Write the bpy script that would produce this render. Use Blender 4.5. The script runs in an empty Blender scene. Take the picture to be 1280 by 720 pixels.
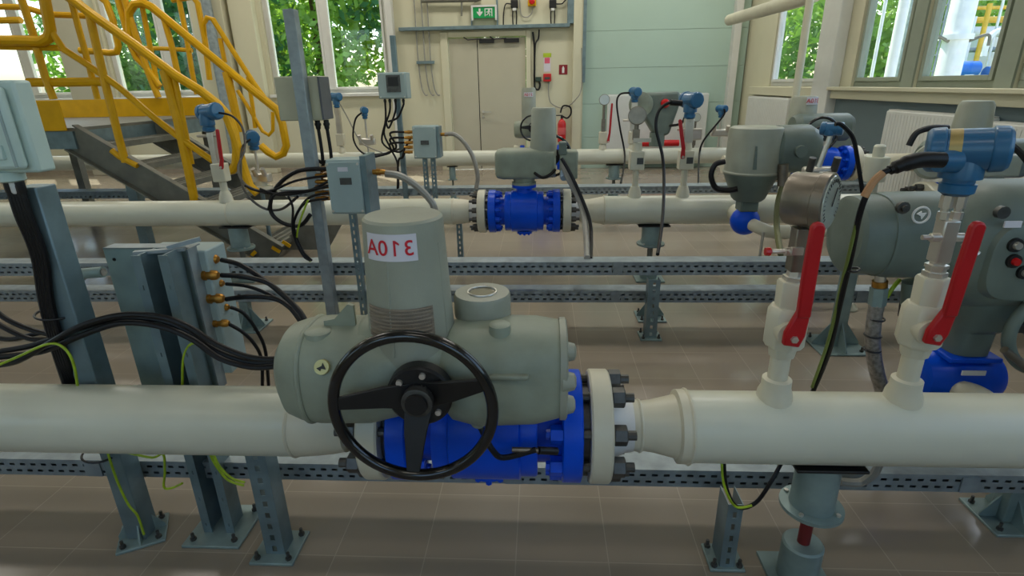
import bpy, bmesh, math, random
from mathutils import Vector as V, Matrix
random.seed(7)
S = bpy.context.scene
COL = S.collection
# ------------------------------------------------------------------ camera
FPX = 691.0; EYE = 1.6
_p, _s, _r = [math.radians(a) for a in (20.2, 3.2, 1.1)]
CF = V((-math.sin(_s)*math.cos(_p), math.cos(_s)*math.cos(_p), -math.sin(_p)))
_R0 = V((math.cos(_s), math.sin(_s), 0)); _U0 = _R0.cross(CF)
CR = math.cos(_r)*_R0 - math.sin(_r)*_U0; CU = math.cos(_r)*_U0 + math.sin(_r)*_R0
cd = bpy.data.cameras.new('camera'); cam = bpy.data.objects.new('camera', cd); COL.objects.link(cam)
cd.sensor_width = 36; cd.lens = FPX/1280*36; cd.clip_start = .05; cd.clip_end = 400
M3 = Matrix((CR, CU, -CF)).transposed(); cam.matrix_world = Matrix.Translation((0, 0, EYE)) @ M3.to_4x4()
S.camera = cam
def P(px, py, Y):
    d = CF*FPX + CR*(px-640) + CU*(360-py)
    return V((0, 0, EYE)) + d*(Y/d.y)
def PF(px, py, z=0.0):
    d = CF*FPX + CR*(px-640) + CU*(360-py)
    return V((0, 0, EYE)) + d*((z-EYE)/d.z)
def PX(px, py, X):
    d = CF*FPX + CR*(px-640) + CU*(360-py)
    return V((0, 0, EYE)) + d*(X/d.x)
def zat(X, Y, py):
    k = (360-py)/FPX
    return EYE + (k*(X*CF.x+Y*CF.y) - X*CU.x - Y*CU.y)/(CU.z-k*CF.z)
def xat(Y, z, px):
    m = (px-640)/FPX; dz = z-EYE
    return (m*(Y*CF.y+dz*CF.z) - Y*CR.y - dz*CR.z)/(CR.x-m*CF.x)
# ------------------------------------------------------------------ materials
def srgb(c):
    return tuple(((v/255)/12.92 if v/255 <= .04045 else ((v/255+.055)/1.055)**2.4) for v in c)+(1,)
MATS = {}
def mat(name, rgb, rough=.5, metal=0, noise=.12, nscale=8, bump=0, spec=.5, emis=None, coat=0, bscale=None, stretch=None):
    if name in MATS: return MATS[name]
    m = bpy.data.materials.new(name); m.use_nodes = True; nt = m.node_tree; N = nt.nodes; L = nt.links
    b = N['Principled BSDF']; c = srgb(rgb)
    b.inputs['Roughness'].default_value = rough; b.inputs['Metallic'].default_value = metal
    b.inputs['Specular IOR Level'].default_value = spec; b.inputs['Coat Weight'].default_value = coat
    tc = N.new('ShaderNodeTexCoord'); mp = N.new('ShaderNodeMapping'); L.new(tc.outputs['Object'], mp.inputs[0])
    if stretch: mp.inputs['Scale'].default_value = stretch
    nz = N.new('ShaderNodeTexNoise'); nz.inputs['Scale'].default_value = nscale; nz.inputs['Detail'].default_value = 5
    L.new(mp.outputs[0], nz.inputs['Vector'])
    cr = N.new('ShaderNodeValToRGB'); cr.color_ramp.elements[0].position = .3; cr.color_ramp.elements[1].position = .7
    cr.color_ramp.elements[0].color = tuple(max(0, v*(1-noise)) for v in c[:3])+(1,)
    cr.color_ramp.elements[1].color = tuple(min(1, v*(1+noise)) for v in c[:3])+(1,)
    L.new(nz.outputs['Fac'], cr.inputs[0]); L.new(cr.outputs[0], b.inputs['Base Color'])
    if bump:
        n2 = N.new('ShaderNodeTexNoise'); n2.inputs['Scale'].default_value = bscale or nscale*12; n2.inputs['Detail'].default_value = 3
        L.new(tc.outputs['Object'], n2.inputs['Vector'])
        bp = N.new('ShaderNodeBump'); bp.inputs['Strength'].default_value = bump; bp.inputs['Distance'].default_value = .003
        L.new(n2.outputs['Fac'], bp.inputs['Height']); L.new(bp.outputs[0], b.inputs['Normal'])
    if emis:
        b.inputs['Emission Color'].default_value = c; b.inputs['Emission Strength'].default_value = emis
    MATS[name] = m; return m
PIPEW = mat('white_pipe_paint', (205, 205, 186), .32, noise=.05, nscale=3)
PIPEC = mat('cream_flange_paint', (205, 200, 178), .38, noise=.06, nscale=6)
BLUE = mat('blue_valve_paint', (0, 76, 208), .3, noise=.1, nscale=6, spec=.25)
ACT = mat('grey_green_cast_paint', (140, 147, 130), .5, noise=.18, nscale=7, bump=.08, bscale=120)
ACT2 = mat('dark_grey_green_cast_paint', (100, 112, 104), .45, noise=.16, nscale=7, bump=.08, bscale=120)
ACTM = mat('grey_motor_cover', (150, 153, 138), .42, noise=.12, nscale=5, bump=.15, bscale=200)
RUSTL = mat('dusty_finned_band', (132, 120, 104), .8, noise=.3, nscale=20, bump=.5, stretch=(1, 1, 8))
BLACK = mat('black_gloss_paint', (14, 14, 15), .18, noise=.1, coat=.3)
BLKM = mat('black_satin', (16, 16, 17), .45)
RUB = mat('black_cable_rubber', (17, 16, 18), .42, noise=.2, spec=.3)
NUT = mat('dark_steel_nuts', (84, 84, 82), .42, .7, noise=.25, nscale=30)
STEEL = mat('stainless_steel', (205, 200, 190), .28, .7, noise=.08)
STEELD = mat('brushed_steel_block', (136, 128, 116), .38, .8, noise=.15, nscale=20)
GALV = mat('galvanised_steel', (142, 153, 157), .48, .4, noise=.2, nscale=14)
GALVD = mat('galvanised_blue_grey', (112, 132, 138), .42, .4, noise=.2, nscale=10)
GALVT = mat('galvanised_teal_plate', (128, 148, 146), .42, .25, noise=.18, nscale=9)
BRASS = mat('brass_gland', (176, 128, 58), .35, .9, noise=.2, nscale=30)
RED = mat('red_lever_coating', (176, 10, 22), .4, noise=.1)
REDS = mat('red_gloss', (190, 18, 20), .3)
TBLUE = mat('transmitter_blue_paint', (34, 96, 138), .35, noise=.1, bump=.1, coat=.15)
JBOX = mat('grey_green_enclosure', (150, 168, 168), .45, noise=.05)
BEIGEBOX = mat('beige_enclosure', (178, 176, 152), .5, noise=.05)
WENC = mat('pale_plastic_enclosure', (186, 206, 200), .4, noise=.05)
WHITE = mat('white_plastic', (215, 215, 212), .4, noise=.04)
RADW = mat('white_radiator_enamel', (205, 206, 200), .4, noise=.03)
YEL = mat('yellow_rail_paint', (216, 164, 0), .4, noise=.08, spec=.3)
YGRN = mat('yellow_green_earth_cable', (150, 176, 30), .45, noise=.25, nscale=40)
STAIR = mat('grey_stair_steel', (112, 112, 102), .5, .2, noise=.2)
GLASSY = mat('gauge_face_glass', (168, 172, 160), .12, noise=.06, coat=.6)
LABW = mat('white_label', (208, 206, 214), .45, noise=.03)
LABR = mat('red_lettering', (196, 22, 40), .5, noise=.02)
BLKL = mat('black_lettering', (20, 20, 20), .5)
GREEN = mat('green_sign', (0, 140, 70), .4, noise=.02, emis=.15)
HOSE = mat('grey_conduit', (146, 144, 136), .45, .2, noise=.15)
BRAID = mat('braided_hose', (150, 146, 140), .4, .6, noise=.4, nscale=60)
CREAM = mat('cream_wall_paint', (202, 198, 172), .6, noise=.03, nscale=2, spec=.3)
PANEL = mat('pale_aqua_sectional_door', (168, 190, 176), .5, noise=.03, nscale=1, spec=.4)
DARKP = mat('slate_blue_panel', (92, 108, 112), .5, noise=.04, nscale=2)
WFR = mat('window_frame_white', (206, 206, 200), .45, noise=.03)
WFRG = mat('window_frame_grey', (140, 148, 132), .5, noise=.04)
DOORM = mat('door_cream_paint', (182, 177, 156), .5, noise=.03, nscale=2)
CEIL = mat('ceiling_white', (200, 200, 195), .8)
BARK = mat('bark', (90, 72, 54), .9, noise=.3)
LAWN = mat('grass', (86, 120, 50), .9, noise=.4, nscale=3)
CONC = mat('outdoor_concrete', (176, 172, 164), .8, noise=.1)
TAN = mat('tan_cable_tape', (176, 132, 92), .6)
YPIPE = mat('outdoor_yellow_pipe', (225, 180, 60), .5)
WTOW = mat('outdoor_white_paint', (225, 228, 228), .5, noise=.05)
OBLUE = mat('outdoor_blue_pump', (20, 100, 190), .5)
# floor tiles
def floor_mat():
    m = bpy.data.materials.new('beige_glossy_tiles'); m.use_nodes = True; N = m.node_tree.nodes; L = m.node_tree.links
    b = N['Principled BSDF']; tc = N.new('ShaderNodeTexCoord'); mp = N.new('ShaderNodeMapping')
    L.new(tc.outputs['Object'], mp.inputs[0]); mp.inputs['Location'].default_value = (.09, .13, 0)
    br = N.new('ShaderNodeTexBrick'); br.offset = 0; br.inputs['Scale'].default_value = 1
    br.inputs['Brick Width'].default_value = .33; br.inputs['Row Height'].default_value = .33
    br.inputs['Mortar Size'].default_value = .0022; br.inputs['Mortar Smooth'].default_value = .3
    br.inputs['Color1'].default_value = srgb((146, 135, 119)); br.inputs['Color2'].default_value = srgb((152, 141, 125))
    br.inputs['Mortar'].default_value = srgb((168, 158, 142)); L.new(mp.outputs[0], br.inputs['Vector'])
    nz = N.new('ShaderNodeTexNoise'); nz.inputs['Scale'].default_value = 2.2; nz.inputs['Detail'].default_value = 6
    L.new(tc.outputs['Object'], nz.inputs['Vector'])
    mx = N.new('ShaderNodeMix'); mx.data_type = 'RGBA'; mx.blend_type = 'MULTIPLY'; mx.inputs[0].default_value = .25
    cr = N.new('ShaderNodeValToRGB'); cr.color_ramp.elements[0].color = (.6, .58, .55, 1); cr.color_ramp.elements[0].position = .35
    L.new(nz.outputs['Fac'], cr.inputs[0]); L.new(br.outputs['Color'], mx.inputs[6]); L.new(cr.outputs[0], mx.inputs[7])
    L.new(mx.outputs[2], b.inputs['Base Color'])
    r2 = N.new('ShaderNodeMapRange'); r2.inputs[3].default_value = .10; r2.inputs[4].default_value = .24
    L.new(nz.outputs['Fac'], r2.inputs[0]); L.new(r2.outputs[0], b.inputs['Roughness'])
    return m
FLOOR = floor_mat()
def leaf_mat(name, rgb):
    m = mat(name, rgb, .6, noise=.5, nscale=1.5)
    nt = m.node_tree; b = nt.nodes['Principled BSDF']; out = nt.nodes['Material Output']
    tr = nt.nodes.new('ShaderNodeBsdfTranslucent'); tr.inputs[0].default_value = srgb((min(255, rgb[0]+40), min(255, rgb[1]+50), rgb[2]))
    mx = nt.nodes.new('ShaderNodeMixShader'); mx.inputs[0].default_value = .4
    nt.links.new(b.outputs[0], mx.inputs[1]); nt.links.new(tr.outputs[0], mx.inputs[2]); nt.links.new(mx.outputs[0], out.inputs[0])
    return m
LEAF = [leaf_mat('leaves_mid_green', (92, 132, 52)), leaf_mat('leaves_light_green', (128, 160, 70)), leaf_mat('leaves_blue_green', (62, 112, 78))]
def glass_mat():
    m = bpy.data.materials.new('window_glass'); m.use_nodes = True; N = m.node_tree.nodes; L = m.node_tree.links
    N.remove(N['Principled BSDF']); t = N.new('ShaderNodeBsdfTransparent'); g = N.new('ShaderNodeBsdfGlossy')
    t.inputs[0].default_value = (.93, .97, .95, 1); g.inputs['Roughness'].default_value = .02
    lw = N.new('ShaderNodeLayerWeight'); pw = N.new('ShaderNodeMath'); pw.operation = 'POWER'; pw.inputs[1].default_value = 5
    f = N.new('ShaderNodeMath'); f.operation = 'MULTIPLY_ADD'; f.inputs[1].default_value = .8; f.inputs[2].default_value = .03; mx = N.new('ShaderNodeMixShader')
    L.new(lw.outputs['Facing'], pw.inputs[0]); L.new(pw.outputs[0], f.inputs[0]); L.new(f.outputs[0], mx.inputs[0]); L.new(t.outputs[0], mx.inputs[1]); L.new(g.outputs[0], mx.inputs[2])
    L.new(mx.outputs[0], N['Material Output'].inputs[0]); return m
GLASS = glass_mat()
# ------------------------------------------------------------------ mesh builder
def frame(d):
    d = V(d).normalized(); a = V((0, 0, 1)) if abs(d.z) < .9 else V((1, 0, 0))
    u = a.cross(d).normalized(); return u, d.cross(u), d
class MB:
    def __init__(s): s.v = []; s.f = []
    def add(s, vs, fs):
        o = len(s.v); s.v += [V(a) for a in vs]; s.f += [tuple(i+o for i in f) for f in fs]; return s
    def box(s, c, d, rot=None):
        x, y, z = [a/2 for a in d]; c = V(c)
        vs = [V((i, j, k)) for i in (-x, x) for j in (-y, y) for k in (-z, z)]
        if rot is not None: vs = [rot @ a for a in vs]
        return s.add([a+c for a in vs], [(0, 1, 3, 2), (4, 6, 7, 5), (0, 4, 5, 1), (2, 3, 7, 6), (0, 2, 6, 4), (1, 5, 7, 3)])
    def span(s, a, b): a = V(a); b = V(b); return s.box((a+b)/2, [abs(t) for t in (b-a)])
    def lathe(s, p0, d, prof, n=24, cap=True):
        u, w, d = frame(d); p0 = V(p0); vs = []; fs = []
        for t, r in prof:
            for i in range(n):
                a = 2*math.pi*i/n; vs.append(p0+d*t+(u*math.cos(a)+w*math.sin(a))*r)
        for k in range(len(prof)-1):
            for i in range(n):
                j = (i+1) % n; fs.append((k*n+i, k*n+j, (k+1)*n+j, (k+1)*n+i))
        if cap: fs.append(tuple(range(n))[::-1]); fs.append(tuple(range((len(prof)-1)*n, len(prof)*n)))
        return s.add(vs, fs)
    def cyl(s, a, b, r, r1=None, n=20):
        a = V(a); b = V(b); return s.lathe(a, b-a, [(0, r), ((b-a).length, r if r1 is None else r1)], n)
    def loft(s, p0, d, secs, u=None, n=32):   # secs: t, cu, cw, ru, rw, exponent
        if u is None: u, w, d = frame(d)
        else: d = V(d).normalized(); u = V(u).normalized(); w = d.cross(u)
        p0 = V(p0); vs = []; fs = []
        for t, cu, cw, ru, rw, e in secs:
            for i in range(n):
                a = 2*math.pi*i/n; c = math.cos(a); q = math.sin(a)
                vs.append(p0+d*t+u*(cu+ru*math.copysign(abs(c)**(2/e), c))+w*(cw+rw*math.copysign(abs(q)**(2/e), q)))
        for k in range(len(secs)-1):
            for i in range(n):
                j = (i+1) % n; fs.append((k*n+i, k*n+j, (k+1)*n+j, (k+1)*n+i))
        fs.append(tuple(range(n))[::-1]); fs.append(tuple(range((len(secs)-1)*n, len(secs)*n)))
        return s.add(vs, fs)
    def tube(s, pts, r, n=8, smooth=True, sub=6, closed=False, rs=None):
        pts = [V(p) for p in pts]
        if smooth and len(pts) > 2:
            q = []; m = len(pts)
            for i in range(m if closed else m-1):
                if closed: a, b, c, d = pts[i-1], pts[i], pts[(i+1) % m], pts[(i+2) % m]
                else: a, b, c, d = pts[max(i-1, 0)], pts[i], pts[i+1], pts[min(i+2, m-1)]
                for k in range(sub):
                    t = k/sub; q.append(.5*((2*b)+(c-a)*t+(2*a-5*b+4*c-d)*t*t+(3*b-a-3*c+d)*t**3))
            if not closed: q.append(pts[-1])
            pts = q
        m = len(pts); vs = []; fs = []; pu = None
        for i in range(m):
            if closed: d = (pts[(i+1) % m]-pts[i-1])
            else: d = pts[min(i+1, m-1)]-pts[max(i-1, 0)]
            if d.length < 1e-9: d = V((0, 0, 1))
            d.normalize()
            if pu is None: pu = frame(d)[0]
            u = pu-d*pu.dot(d)
            if u.length < 1e-6: u = frame(d)[0]
            u.normalize(); pu = u; w = d.cross(u); rr = rs[int(i/(m-1)*(len(rs)-1)+.5)] if rs else r
            for k in range(n):
                a = 2*math.pi*k/n; vs.append(pts[i]+(u*math.cos(a)+w*math.sin(a))*rr)
        for i in range(m if closed else m-1):
            i2 = (i+1) % m
            for k in range(n): fs.append((i*n+k, i*n+(k+1) % n, i2*n+(k+1) % n, i2*n+k))
        if not closed: fs.append(tuple(range(n))[::-1]); fs.append(tuple(range((m-1)*n, m*n)))
        return s.add(vs, fs)
    def ring(s, c, d, R, r, n=48, m=10):
        u, w, d = frame(d); return s.tube([V(c)+(u*math.cos(2*math.pi*i/n)+w*math.sin(2*math.pi*i/n))*R for i in range(n)], r, m, smooth=False, closed=True)
    def ball(s, c, r, sc=(1, 1, 1), n=16):
        vs = []; fs = []; c = V(c); k = n//2
        for i in range(k+1):
            t = math.pi*i/k
            for j in range(n):
                a = 2*math.pi*j/n; vs.append(c+V((math.sin(t)*math.cos(a)*sc[0], math.sin(t)*math.sin(a)*sc[1], math.cos(t)*sc[2]))*r)
        for i in range(k):
            for j in range(n): fs.append((i*n+j, (i+1)*n+j, (i+1)*n+(j+1) % n, i*n+(j+1) % n))
        return s.add(vs, fs)
    def prism(s, pts, o, u, w, depth):     # outline pts in (u,w), extruded along u x w by depth (centred)
        u = V(u).normalized(); w = V(w).normalized(); d = u.cross(w)*depth/2; o = V(o); n = len(pts)
        vs = [o+u*a+w*b-d for a, b in pts]+[o+u*a+w*b+d for a, b in pts]
        fs = [tuple(range(n))[::-1], tuple(range(n, 2*n))]+[(i, (i+1) % n, n+(i+1) % n, n+i) for i in range(n)]
        return s.add(vs, fs)
    def perf(s, o, u, w, L, H, pitch=.04, slot=.022, th=.0025, rows=((.22, .36), (.62, .76))):
        """perforated sheet: o corner, u along length, w along height"""
        u = V(u).normalized(); w = V(w).normalized(); nn = u.cross(w); o = V(o)
        def cell(a0, a1, b0, b1):
            vs = [o+u*a+w*b+nn*c for c in (-th/2, th/2) for a, b in ((a0, b0), (a1, b0), (a1, b1), (a0, b1))]
            s.add(vs, [(3, 2, 1, 0), (4, 5, 6, 7), (0, 1, 5, 4), (1, 2, 6, 5), (2, 3, 7, 6), (3, 0, 4, 7)])
        e = 0
        for k, (r0, r1) in enumerate(rows):
            cell(0, L, e*H, r0*H); a = 0; off = pitch*(.25+.5*(k % 2))
            x = off
            while x+slot < L:
                cell(a, x, r0*H, r1*H); a = x+slot; x += pitch
            cell(a, L, r0*H, r1*H); e = r1
        cell(0, L, e*H, H); return s
def wloc(o):
    p = V((0, 0, 0))
    while o: p += o.location; o = o.parent
    return p
def meta(o, label=None, cat=None, group=None, kind=None):
    if label: o['label'] = label
    if cat: o['category'] = cat
    if group: o['group'] = group
    if kind: o['kind'] = kind
    return o
def root(name, label, cat, loc, group=None):
    o = bpy.data.objects.new(name, None); COL.objects.link(o); o.location = V(loc); o.empty_display_size = .05
    return meta(o, label, cat, group)
def part(name, mb, m, parent=None, label=None, bevel=0, ang=35, cat=None, group=None, kind=None, loc=None):
    me = bpy.data.meshes.new(name)
    if parent is not None: org = wloc(parent)
    elif loc is not None: org = V(loc)
    else:
        xs = [v.x for v in mb.v]; ys = [v.y for v in mb.v]; zs = [v.z for v in mb.v]
        org = V(((min(xs)+max(xs))/2, (min(ys)+max(ys))/2, min(zs)))
    me.from_pydata([tuple(v-org) for v in mb.v], [], mb.f); me.update()
    bm = bmesh.new(); bm.from_mesh(me); bmesh.ops.recalc_face_normals(bm, faces=bm.faces); bm.to_mesh(me); bm.free()
    me.materials.append(m)
    me.shade_smooth(); me.set_sharp_from_angle(angle=math.radians(ang))
    o = bpy.data.objects.new(name, me); COL.objects.link(o)
    if parent is not None: o.parent = parent
    else: o.location = org
    if bevel:
        b = o.modifiers.new('bevel', 'BEVEL'); b.width = bevel; b.segments = 2; b.limit_method = 'ANGLE'; b.harden_normals = False
    return meta(o, label, cat, group, kind)
def struct(name, mb, m, **k): return part(name, mb, m, kind='structure', **k)
def text_part(name, body, size, parent, fn, m, mirror=True):
    """red marker lettering 310A, seen mirrored; each glyph laid on the label surface by fn"""
    bm = bmesh.new(); org = wloc(parent); n = len(body); adv = size*.585
    for i, ch in enumerate(body):
        x0 = (i-(n-1)/2)*adv
        if ch == '1':
            a = size*.055; h = size*.35
            pts = [(-a*.2, -h), (a*1.6, -h), (a*1.6, h), (-a*.1, h), (-size*.17, h*.62), (-size*.17, h*.36), (-a*.2, h*.62)]
            for q in ([0, 1, 2, 6], [6, 2, 3, 4, 5]): bm.faces.new([bm.verts.new((pts[k][0]+x0, pts[k][1], 0)) for k in q])
            continue
        c = bpy.data.curves.new(name, 'FONT'); c.body = ch; c.size = size; c.align_x = 'CENTER'; c.align_y = 'CENTER'; c.offset = size*.008
        t = bpy.data.objects.new('tmp', c); COL.objects.link(t)
        me = bpy.data.meshes.new_from_object(t.evaluated_get(bpy.context.evaluated_depsgraph_get()))
        COL.objects.unlink(t); bpy.data.objects.remove(t)
        xs_l = [v.co.x for v in me.vertices]; ys_l = [v.co.y for v in me.vertices]; cx_, cy_ = (min(xs_l)+max(xs_l))/2, (min(ys_l)+max(ys_l))/2
        k = size*.7/(max(ys_l)-min(ys_l))
        for v in me.vertices: v.co.x = (v.co.x-cx_)*k+x0; v.co.y = (v.co.y-cy_)*k
        bm.from_mesh(me)
    bm.normal_update(); 
    for v in bm.verts: v.co = fn(-v.co.x if mirror else v.co.x, v.co.y)-org
    me = bpy.data.meshes.new(name); bm.to_mesh(me); me.materials.append(m)
    o = bpy.data.objects.new(name, me); COL.objects.link(o); o.parent = parent; return o
X1, Y1, Z1 = V((1, 0, 0)), V((0, 1, 0)), V((0, 0, 1))
# ------------------------------------------------------------------ room
XR, YB, XL, YF, ZC = 3.8, 11.27, -11.5, -3.6, 5.2
struct('floor', MB().span((XL, YF, -.1), (XR, YB+.32, 0)), FLOOR, loc=(0, 0, 0))
struct('ceiling', MB().span((XL-.3, YF-.3, ZC), (XR+.3, YB+.3, ZC+.15)), CEIL)
def wall(name, axis, pos, a0, a1, holes, m, t=.3, z0=0, z1=None):
    """axis 'y': wall plane y=pos spanning x; axis 'x': plane x=pos spanning y; t outward"""
    z1 = ZC if z1 is None else z1; mb = MB()
    def blk(u0, u1, w0, w1):
        if u1-u0 < 1e-4 or w1-w0 < 1e-4: return
        if axis == 'y': mb.span((u0, pos, w0), (u1, pos+t, w1))
        else: mb.span((pos, u0, w0), (pos+t, u1, w1))
    e = a0
    for h0, h1, b, c in sorted(holes):
        blk(e, h0, z0, z1); blk(h0, h1, z0, b); blk(h0, h1, c, z1); e = h1
    blk(e, a1, z0, z1)
    return struct(name, mb, m)
def bx(px): return P(px, 100, YB).x
SILL = 1.57; WTOP = 4.1
wb = [(bx(340), bx(489), 1.5, WTOP), (bx(143), bx(258), 1.5, WTOP), (bx(-20), bx(92), 1.5, WTOP)]
DX0, DX1 = P(660, 200, YB).x, P(553, 200, YB).x
DX0, DX1 = xat(YB, 1.0, 556), xat(YB, 1.0, 664); DZ = zat(-.5, YB, 38)
PX0 = xat(YB, 1.2, 728)
wall('wall_back', 'y', YB, XL, PX0, wb+[(DX0, DX1, 0, DZ)], CREAM)
def ry(px, py=96): return PX(px, py, XR).y
def mullx(px): return ry(px)
wr = [(ry(1283+190), ry(1255)-.12, 1.5, WTOP), (ry(1240)-.06, ry(1145)+.02, 1.5, WTOP), (ry(1128)-.02, ry(1068)+.05, 1.5, WTOP), (ry(1030)-.05, ry(965)+.08, 1.5, WTOP), (-1.6, 1.4, 1.5, WTOP)]
wall('wall_right', 'x', XR, YF, YB+.3, wr, CREAM, t=.13)
wall('wall_left', 'x', XL-.3, YF, YB+.3, [(1, 4, 1.4, WTOP), (5, 8, 1.4, WTOP)], CREAM)
wall('wall_front', 'y', YF-.3, XL-.3, XR+.3, [(-9, -6, 1.4, WTOP), (-4, -1, 1.4, WTOP), (0.3, 3.2, 1.4, WTOP)], CREAM)
# aqua sectional door filling the right part of the back wall
mb = MB(); zs = [0, .6, 1.22, 1.86, 2.5, 3.14, 3.78, 4.42, ZC]
for a, b in zip(zs[:-1], zs[1:]): mb.span((PX0, YB+.02, a+.0025), (XR-.02, YB+.1, b-.0025))
mb.span((PX0, YB+.1, 0), (XR, YB+.3, ZC))
struct('trim_1', mb, PANEL, label='pale aqua sectional panel wall right of the double door')
struct('trim_2', MB().span((PX0-.2, YB-.1, 0), (PX0-.03, YB+.02, ZC)), CREAM)
struct('trim_3', MB().span((PX0-.03, YB-.12, zat(PX0, YB, 103)), (PX0+.03, YB+.03, ZC)), GALVD)
struct('trim_4', MB().span((XR-.32, YB-.14, 0), (XR-.2, YB+.02, ZC)), WFR)
# dark lower panel on right wall, sill boards
yy0 = ry(1053)
struct('trim_5', MB().span((XR-.03, YF, .02), (XR, yy0, zat(XR, yy0, 119))), DARKP)
mb = MB().span((XR-.10, YF, 1.36), (XR, yy0+.03, 1.49)); mb.span((XR-.16, YF, 1.46), (XR, yy0+.03, 1.50))
struct('trim_6', mb, CREAM, bevel=.006)
struct('trim_7', MB().span((XR-.10, ry(1030)-.15, 1.36), (XR, ry(945), 1.49)), CREAM, bevel=.006)
# column by the right wall and wall pillars on the left
mb = MB().span((XR-.14, ry(1053)+.03, 0), (XR, ry(1034)+.1, ZC)); struct('trim_8', mb, WFR, bevel=.01)
for i, (a, b, m) in enumerate([(262, 300, CREAM), (95, 140, DOORM), (306, 334, CREAM), (491, 499, WFR)]):
    struct('trim_%d' % (9+i), MB().span((bx(a), YB-.22+.05*(i > 1), 0), (bx(b), YB, ZC)), m, bevel=.01)
struct('baseboard_back', MB().span((XL, YB-.02, 0), (DX0-.1, YB, .09)), mat('grey_baseboard', (150, 140, 124), .5))
struct('baseboard_right', MB().span((XR-.05, YF, 0), (XR-.03, YB, .09)), MATS['grey_baseboard'])
wn = [0]
def window(axis, pos, a0, a1, z0, z1, t, fm, muls=(), fw=.07, open_handle=False):
    """frame set in the wall opening with sashes and panes"""
    wn[0] += 1; c = (a0+a1)/2
    loc = (c, pos, z0) if axis == 'y' else (pos, c, z0)
    r = root('window_%d' % wn[0], None, None, loc); r['kind'] = 'structure'
    def sp(mb, u0, u1, d0, d1, w0, w1):
        if axis == 'y': mb.span((u0, pos+d0, w0), (u1, pos+d1, w1))
        else: mb.span((pos+d0, u0, w0), (pos+d1, u1, w1))
    mb = MB(); sp(mb, a0, a1, .02, .10, z0, z0+fw); sp(mb, a0, a1, .02, .10, z1-fw, z1)
    sp(mb, a0, a0+fw, .02, .10, z0+fw, z1-fw); sp(mb, a1-fw, a1, .02, .10, z0+fw, z1-fw)
    part('window_frame', mb, fm, r, bevel=.005)
    ed = [a0+fw]+[x for x in muls]+[a1-fw]
    for x in muls: mm = MB(); sp(mm, x-.06, x+.06, .0, .11, z0+fw, z1-fw); part('mullion', mm, fm, r, bevel=.005)
    for u0, u1 in zip(ed[:-1], ed[1:]):
        u0 += .06*(u0 in muls); u1 -= .06*(u1 in muls)
        s = MB(); k = .045
        sp(s, u0, u0+k, -.01, .07, z0+fw, z1-fw); sp(s, u1-k, u1, -.01, .07, z0+fw, z1-fw)
        sp(s, u0+k, u1-k, -.01, .07, z0+fw, z0+fw+k); sp(s, u0+k, u1-k, -.01, .07, z1-fw-k, z1-fw)
        so = part('sash', s, fm, r, bevel=.004)
        g = MB(); sp(g, u0+k, u1-k, .03, .036, z0+fw+k, z1-fw-k); part('pane', g, GLASS, so)
    return r
x0, x1 = wb[0][:2]; window('y', YB+.05, x0, x1, 1.5, WTOP, .3, WFR, muls=(bx(412),))
x0, x1 = wb[1][:2]; window('y', YB+.05, x0, x1, 1.5, WTOP, .3, WFR, muls=((x0+x1)/2+.2,))
x0, x1 = wb[2][:2]; window('y', YB+.05, x0, x1, 1.5, WTOP, .3, WFR, muls=((x0+x1)/2,))
for i, h in enumerate(wr): window('x', XR+.01, h[0], h[1], 1.5, WTOP, .3, WFR if i == 3 else WFRG, muls=() if i in (1, 2, 3) else ((h[0]+h[1])/2,), fw=.06)
for a, b in ((1, 4), (5, 8)): window('x', XL-.25, a, b, 1.4, WTOP, .3, WFR, muls=((a+b)/2,))
for a, b in ((-9, -6), (-4, -1), (.3, 3.2)): window('y', YF-.25, a, b, 1.4, WTOP, .3, WFR, muls=((a+b)/2,))
for i, (a, b) in enumerate(((wr[1][1], wr[2][0]), (wr[0][1], wr[1][0]))): struct('trim_%d' % (20+i), MB().span((XR-.02, a-.0, 1.5), (XR, b+.0, WTOP)), WFRG)
# window sills on back wall
for i, h in enumerate(wb): struct('trim_%d' % (14+i), MB().span((h[0]-.05, YB-.1, 1.44), (h[1]+.05, YB+.06, 1.5)), WFR, bevel=.006)
# double door
r = root('door_1', None, None, ((DX0+DX1)/2, YB, 0)); r['kind'] = 'structure'
mb = MB(); fw = .14
mb.span((DX0, YB-.04, 0), (DX0+fw, YB+.12, DZ)); mb.span((DX1-.09, YB-.04, 0), (DX1, YB+.12, DZ)); mb.span((DX0+fw, YB-.04, DZ-.1), (DX1-.09, YB+.12, DZ))
part('door_frame', mb, CREAM, r, bevel=.008)
xm = xat(YB, 1.5, 598.5)
l = part('door_leaf', MB().span((DX0+fw+.01, YB+.02, .01), (xm-.008, YB+.08, DZ-.11)), DOORM, r, bevel=.004)
l2 = part('door_leaf', MB().span((xm+.008, YB+.02, .01), (DX1-.1, YB+.08, DZ-.11)), DOORM, r, bevel=.004)
part('seam', MB().span((xm-.008, YB+.03, .01), (xm+.008, YB+.05, DZ-.11)), BLKM, r)
hz = zat(xm, YB, 140)
mb = MB().box((xm+.07, YB+.01, hz), (.04, .02, .06)); mb.cyl((xm+.07, YB, hz), (xm+.07, YB-.06, hz), .01); mb.box((xm+.15, YB-.06, hz), (.18, .02, .02)); mb.cyl((xm+.07, YB+.02, hz-.09), (xm+.07, YB-.01, hz-.09), .022)
part('door_handle', mb, STEEL, l2)
for lf, a, b in ((l, DX0+.55, DX0+1.0), (l2, xm+.35, xm+.75)):
    mb = MB().box(((a+b)/2+.1, YB-.0, DZ-.17), (.28, .07, .07)); mb.tube([((a+b)/2, YB-.03, DZ-.13), (a-.02, YB-.09, DZ-.15), (a-.1, YB-.03, DZ-.1)], .012, smooth=False)
    part('door_closer', mb, BLKM, lf)
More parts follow.
